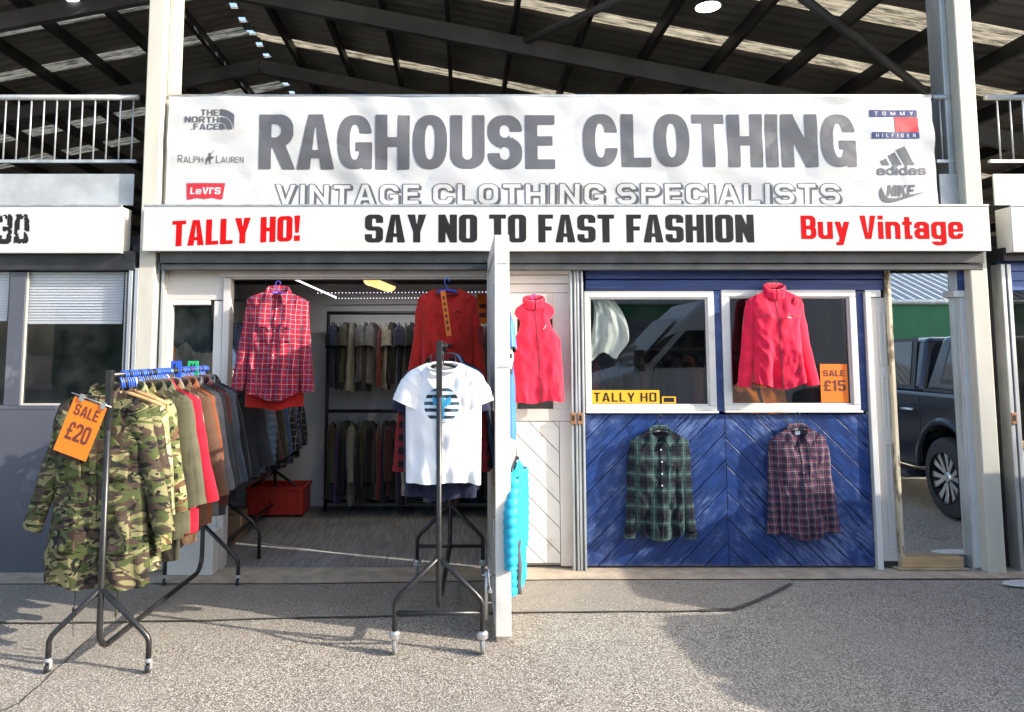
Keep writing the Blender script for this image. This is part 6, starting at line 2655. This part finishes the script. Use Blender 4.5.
# ------------------------------------------------------------------ what the mirror and the panes reflect
def pickup():
    """local frame: nose towards -x ... built lengthwise along +y (tail), driver's flank at -x"""
    m_body = M('dark_metallic_paint', (.028, .036, .054), .14, .45, var=.05, bump=0)
    m_tyre = M('tyre_rubber', (.022, .022, .023), .8, var=.2, bump=.2)
    m_rim = M('machined_alloy', (.62, .62, .63), .3, .9, var=.05, bump=0)
    m_trim = M('black_trim', (.02, .02, .022), .5, var=.1, bump=0)
    m_tint = bpy.data.materials.new('tinted_glass')
    m_tint.use_nodes = True
    b = m_tint.node_tree.nodes['Principled BSDF']
    b.inputs['Base Color'].default_value = (.012, .014, .016, 1)
    b.inputs['Roughness'].default_value = .03
    t = thing('pickup_truck', 'dark grey double-cab pickup truck seen in the standing mirror', 'pickup truck', (0, 0, 0))
    WX = 1.83
    # cross sections along y: (y, z of belt, half tumblehome) ; lower body
    def sec(y, zb, zt, inset0, inset1, wx=WX):
        n = 10
        pts = []
        return [(inset0, y, zb), (inset0 - .015, y, zb + (zt - zb) * .35), (inset0 - .004, y, zb + (zt - zb) * .72), (inset1 + .03, y, zt - .012), (inset1 + .09, y, zt), (wx - inset1 - .09, y, zt), (wx - inset1 - .03, y, zt - .012), (wx - inset0 + .004, y, zb + (zt - zb) * .72), (wx - inset0 + .015, y, zb + (zt - zb) * .35), (wx - inset0, y, zb)]
    RA, FA_ = 0.0, -3.085
    prof = [(-4.0, .5, .86, .22, .26), (-3.93, .42, .98, .1, .16), (-3.6, .4, 1.06, .03, .08), (-2.7, .4, 1.12, .0, .04), (-2.3, .4, 1.16, 0, .03), (-1.0, .4, 1.17, 0, .03), (.2, .42, 1.19, 0, .03), (1.18, .46, 1.19, .0, .03), (1.27, .5, 1.15, .03, .06)]
    # flank with wheel arches: build as an outline extruded plus skin
    def arch(yc, r, z0):
        return [(yc + r * math.cos(a), z0 + r * math.sin(a)) for a in [PI - PI * k / 14 for k in range(15)]]
    r_ = .47
    out = [(-3.98, .52), (-3.98, .86), (-3.9, .98), (-3.5, 1.05), (-2.55, 1.12), (-2.3, 1.16), (0.2, 1.19), (1.05, 1.19), (1.1, 1.12), (1.1, .55), (.95, .47)]
    out += [(p[0], p[1]) for p in arch(RA, r_, .42)[::-1]]
    out += [(-.6, .40), (-2.5, .40)]
    out += [(p[0], p[1]) for p in arch(FA_, r_, .42)[::-1]]
    mb = MB()
    mb.prism(out, .0, WX, 'x')
    mb.build('body', m_body, t, bevel=.035, seg=3)
    # cabin and canopy
    def hull(name, low, top, inset, mat, bev=.05):
        mb = MB()
        n = len(low)
        vs = [(0.035, p[0], p[1]) for p in low] + [(WX - .035, p[0], p[1]) for p in low]
        mb2 = MB()
        L = [Vector((.03, y, z)) for y, z in low]
        T = [Vector((.03 + inset, y, z)) for y, z in top]
        L2 = [Vector((WX - .03, y, z)) for y, z in low]
        T2 = [Vector((WX - .03 - inset, y, z)) for y, z in top]
        v = [L[0], L[1], T[1], T[0], L2[0], L2[1], T2[1], T2[0]]
        mb2.add(v, [(0, 1, 2, 3), (4, 7, 6, 5), (0, 4, 5, 1), (3, 2, 6, 7), (0, 3, 7, 4), (1, 5, 6, 2)])
        return mb2.build(name, mat, t, bevel=bev, seg=4)
    hull('cabin', [(-2.35, 1.13), (-.42, 1.17)], [(-1.55, 1.72), (-.50, 1.745)], .14, m_body, .07)
    hull('canopy', [(-.40, 1.17), (1.05, 1.17)], [(-.22, 1.755), (.72, 1.73)], .12, m_body, .07)

    def flank_quad(name, pts, mat, off=.006, thick=.008, zlo=1.17, ins=.14, ztop=1.79):
        """panel on the driver's flank; pts are (y, z)"""
        mb = MB()
        vs = []
        for (y, z) in pts:
            x = .03 + ins * max(0, (z - zlo) / (ztop - zlo)) - off
            vs.append((x, y, z))
        k = len(vs)
        mb.add(vs + [(x + thick, y, z) for x, y, z in vs], [tuple(range(k)), tuple(range(2 * k - 1, k - 1, -1))] + [(i, (i + 1) % k, (i + 1) % k + k, i + k) for i in range(k)])
        return mb.build(name, mat, t)
    flank_quad('window_frame', [(-1.36, 1.19), (-.56, 1.2), (-.68, 1.74), (-1.34, 1.73)], m_trim, .004)
    flank_quad('rear_window', [(-1.30, 1.23), (-.66, 1.24), (-.76, 1.70), (-1.29, 1.69)], m_tint, .010)
    flank_quad('window_frame', [(-2.1, 1.17), (-1.42, 1.19), (-1.42, 1.73), (-1.6, 1.72)], m_trim, .004)
    flank_quad('front_window', [(-1.98, 1.21), (-1.47, 1.23), (-1.47, 1.69), (-1.6, 1.68)], m_tint, .010)
    flank_quad('window_frame', [(-.12, 1.28), (.82, 1.28), (.66, 1.68), (-.04, 1.70)], m_trim, .004, ins=.12)
    flank_quad('canopy_window', [(-.07, 1.32), (.76, 1.32), (.62, 1.65), (0, 1.66)], m_tint, .010, ins=.12)
    # shut lines, arch lips, handle, sill bar
    mb = MB()
    for y in (-.42, -1.40, -2.32):
        mb.box(-.0035, .003, y - .004, y + .004, .47, 1.14)
    mb.build('shut_line', m_trim, t)
    for yc in (RA, FA_):
        mb = MB()
        rows = []
        for k in range(25):
            a = PI - PI * k / 24
            rows.append([(x, yc + rr * math.cos(a), .42 + rr * math.sin(a)) for x, rr in ((.01, r_ - .01), (-.022, r_ - .008), (-.025, r_ + .045), (.012, r_ + .07))])
        mb.grid(rows)
        mb.build('arch_lip', m_body, t, bevel=0)
        mb = MB()
        mb.box(.35, WX - .35, yc - .46, yc + .46, .45, .95)
        mb.build('arch_liner', m_trim, t)
    mb = MB()
    mb.box(.03, .08, -.40, 1.05, 1.185, 1.215)
    mb.build('bed_rail_trim', m_trim, t, bevel=.006)
    mb = MB()
    mb.tube([(-.012, -.72, .99), (-.035, -.70, .992), (-.035, -.52, .995), (-.012, -.50, .995)], .014, 8)
    mb.build('door_handle', M('bright_handle', (.7, .7, .71), .25, .8, bump=0), t)
    mb = MB()
    mb.tube([(-.0, -1.70, .97), (-.028, -1.68, .972), (-.028, -1.50, .975), (-.0, -1.48, .975)], .014, 8)
    mb.build('door_handle', m_rim, t)
    mb = MB()
    mb.prism([(-2.45, .30), (-2.5, .36), (-.62, .36), (-.5, .31), (-.6, .29), (-2.4, .28)], -.10, .14, 'x')
    mb.build('side_step', m_trim, t, bevel=.02)
    # wheels
    for yc in (RA, FA_):
        for xs in (0.0, WX):
            sg = -1 if xs == 0 else 1
            mb = MB()
            R0 = .385
            mb.lathe([(.24, -.01), (.255, 0.0), (.33, .006), (.372, .02), (R0, .06), (R0, .2), (.36, .235), (.24, .24)], (0, 0, 0), 'x', 40, False)
            rows = mb
            mb.v = [(xs + sg * (.02) - sg * v[0], yc + v[1], R0 + v[2]) for v in mb.v]
            w = mb.build('tyre', m_tyre, t)
            mb = MB()
            mb.lathe([(.262, .012), (.255, .022), (.22, .10), (.0, .105)], (0, 0, 0), 'x', 40, False)
            mb.v = [(xs + sg * .02 - sg * v[0], yc + v[1], R0 + v[2]) for v in mb.v]
            mb.build('rim_barrel', m_trim, w)
            mb = MB()
            for k in range(6):
                a0 = 2 * PI * k / 6 + .2
                for dlt in (-.17, .17):
                    def pt(rr, a, x):
                        return (xs + sg * .02 - sg * x, yc + rr * math.cos(a), R0 + rr * math.sin(a))
                    a1, a2 = a0 + dlt * .45, a0 + dlt * 1.35
                    hw_ = .10 if True else 0
                    p_ = [pt(.06, a1 - .28, .03), pt(.06, a1 + .28, .03), pt(.17, a2 + .16, .022), pt(.26, a2 + .15, .012), pt(.26, a2 - .13, .012), pt(.17, a2 - .10, .022)]
                    q_ = [(x + sg * -.03, y, z) for x, y, z in p_]
                    mb.add(p_ + q_, [tuple(range(6)), tuple(range(11, 5, -1))] + [(i, (i + 1) % 6, (i + 1) % 6 + 6, i + 6) for i in range(6)])
            mb.build('spokes', m_rim, w)
            mb = MB()
            mb.lathe([(.0, .018), (.04, .018), (.055, .03), (.055, .06)], (0, 0, 0), 'x', 20)
            mb.v = [(xs + sg * .02 - sg * v[0], yc + v[1], R0 + v[2]) for v in mb.v]
            mb.build('hub_cap', m_rim, w)
    mb = MB()
    mb.box(-.05, .04, 1.07, 1.115, .62, .7)
    return t


pk = pickup()
RAX = G(950, 521)           # ground point of the rear wheel as the mirror shows it
pk.location = (4.66, 4.0, 0)
pk.rotation_euler = (0, 0, math.radians(4))


def van():
    m_v = M('white_van_paint', (.72, .72, .72), .3, .0, var=.03, bump=0)
    m_g = bpy.data.materials['tinted_glass']
    m_t = bpy.data.materials['black_trim']
    t = thing('white_van', 'tall white panel van parked across the yard, seen in the windows', 'van', (0, 0, 0))
    # nose towards -x, flank facing the shops at y = 0, body towards -y
    prof = [(0, .45), (.02, .95), (.25, 1.08), (.95, 1.28), (1.75, 2.12), (2.1, 2.42), (2.6, 2.52), (4.45, 2.52), (4.5, .45)]
    mb = MB()
    mb.prism(prof, -1.95, 0, 'y')
    mb.build('body', m_v, t, bevel=.08, seg=3)
    mb = MB()
    mb.prism([(1.22, 1.30), (2.25, 1.32), (2.25, 1.92), (1.78, 1.92)], .004, .012, 'y')
    mb.build('door_window', m_g, t)
    mb = MB()
    mb.prism([(.93, 1.38), (1.16, 1.38), (1.62, 1.88), (1.42, 1.80)], .004, .012, 'y')
    mb.build('quarter_window', m_g, t)
    mb = MB()
    mb.add([(.98, -.14, 1.34), (.98, -1.81, 1.34), (1.73, -1.72, 2.13), (1.73, -.23, 2.13)], [(0, 1, 2, 3)])
    for i in range(len(mb.v)):
        x, y, z = mb.v[i]
        mb.v[i] = (x - .025, y, z + .02)
    mb.build('windscreen', m_g, t)
    mb = MB()
    mb.box(.9, 1.05, .02, .22, 1.25, 1.6)
    mb.build('wing_mirror', m_t, t, bevel=.03)
    mb = MB()
    mb.box(.35, 4.4, .001, .02, .62, .72)
    mb.build('rub_strip', m_t, t, bevel=.005)
    for x in (1.0, 3.6):
        for y in (-.02, -1.75):
            mb = MB()
            mb.lathe([(.2, -.1), (.33, -.1), (.345, -.06), (.345, .06), (.33, .1), (.2, .1)], (x, y - .08, .345), 'y', 28)
            w = mb.build('wheel', bpy.data.materials['tyre_rubber'], t)
            mb = MB()
            mb.lathe([(.0, .11), (.2, .1), (.21, .06)], (x, y - .08, .345), 'y', 24)
            mb.build('rim', bpy.data.materials['machined_alloy'], w)
    return t


vn = van()
vn.location = (1.9, -.95, 0)

# green building over the yard with a sloping corrugated roof
gb = thing('green_building', 'long low green building with corrugated grey roof across the yard', 'building', (10, -14.3, 0))
m_grn = M('green_wall_paint', (.012, .135, .055), .5, var=.1, vscale=1.2, bump=.05)
m_cor = M('corrugated_roof', (.36, .37, .38), .7, .0, var=.08)
YG = -14.3
mb = MB()
mb.box(-14, 42, YG - 6, YG, 0, 3.15)
mb.build('wall', m_grn, gb, world=True)
mb = MB()
mb.tube([(-14.1, YG + .08, 3.2), (42.1, YG + .08, 3.2)], .09, 8)
mb.build('gutter', m_galv, gb, world=True)
mb = MB()
rows = [[], []]
x = -14.2
while x < 42.2:
    z = .03 * (1 if math.sin(x * 2 * PI / .36) > 0 else -1)
    rows[0].append((x, YG + .12, 3.26 + z))
    rows[1].append((x, YG - 7, 6.1 + z))
    x += .06
mb.grid(rows)
mb.build('roof', m_cor, gb, world=True)
for xq in (4, 9):
    mb = MB()
    mb.box(xq, xq + 2.8, YG + .005, YG + .03, 0, 2.6)
    mb.build('roller_door', m_bluegrey, gb, world=True)
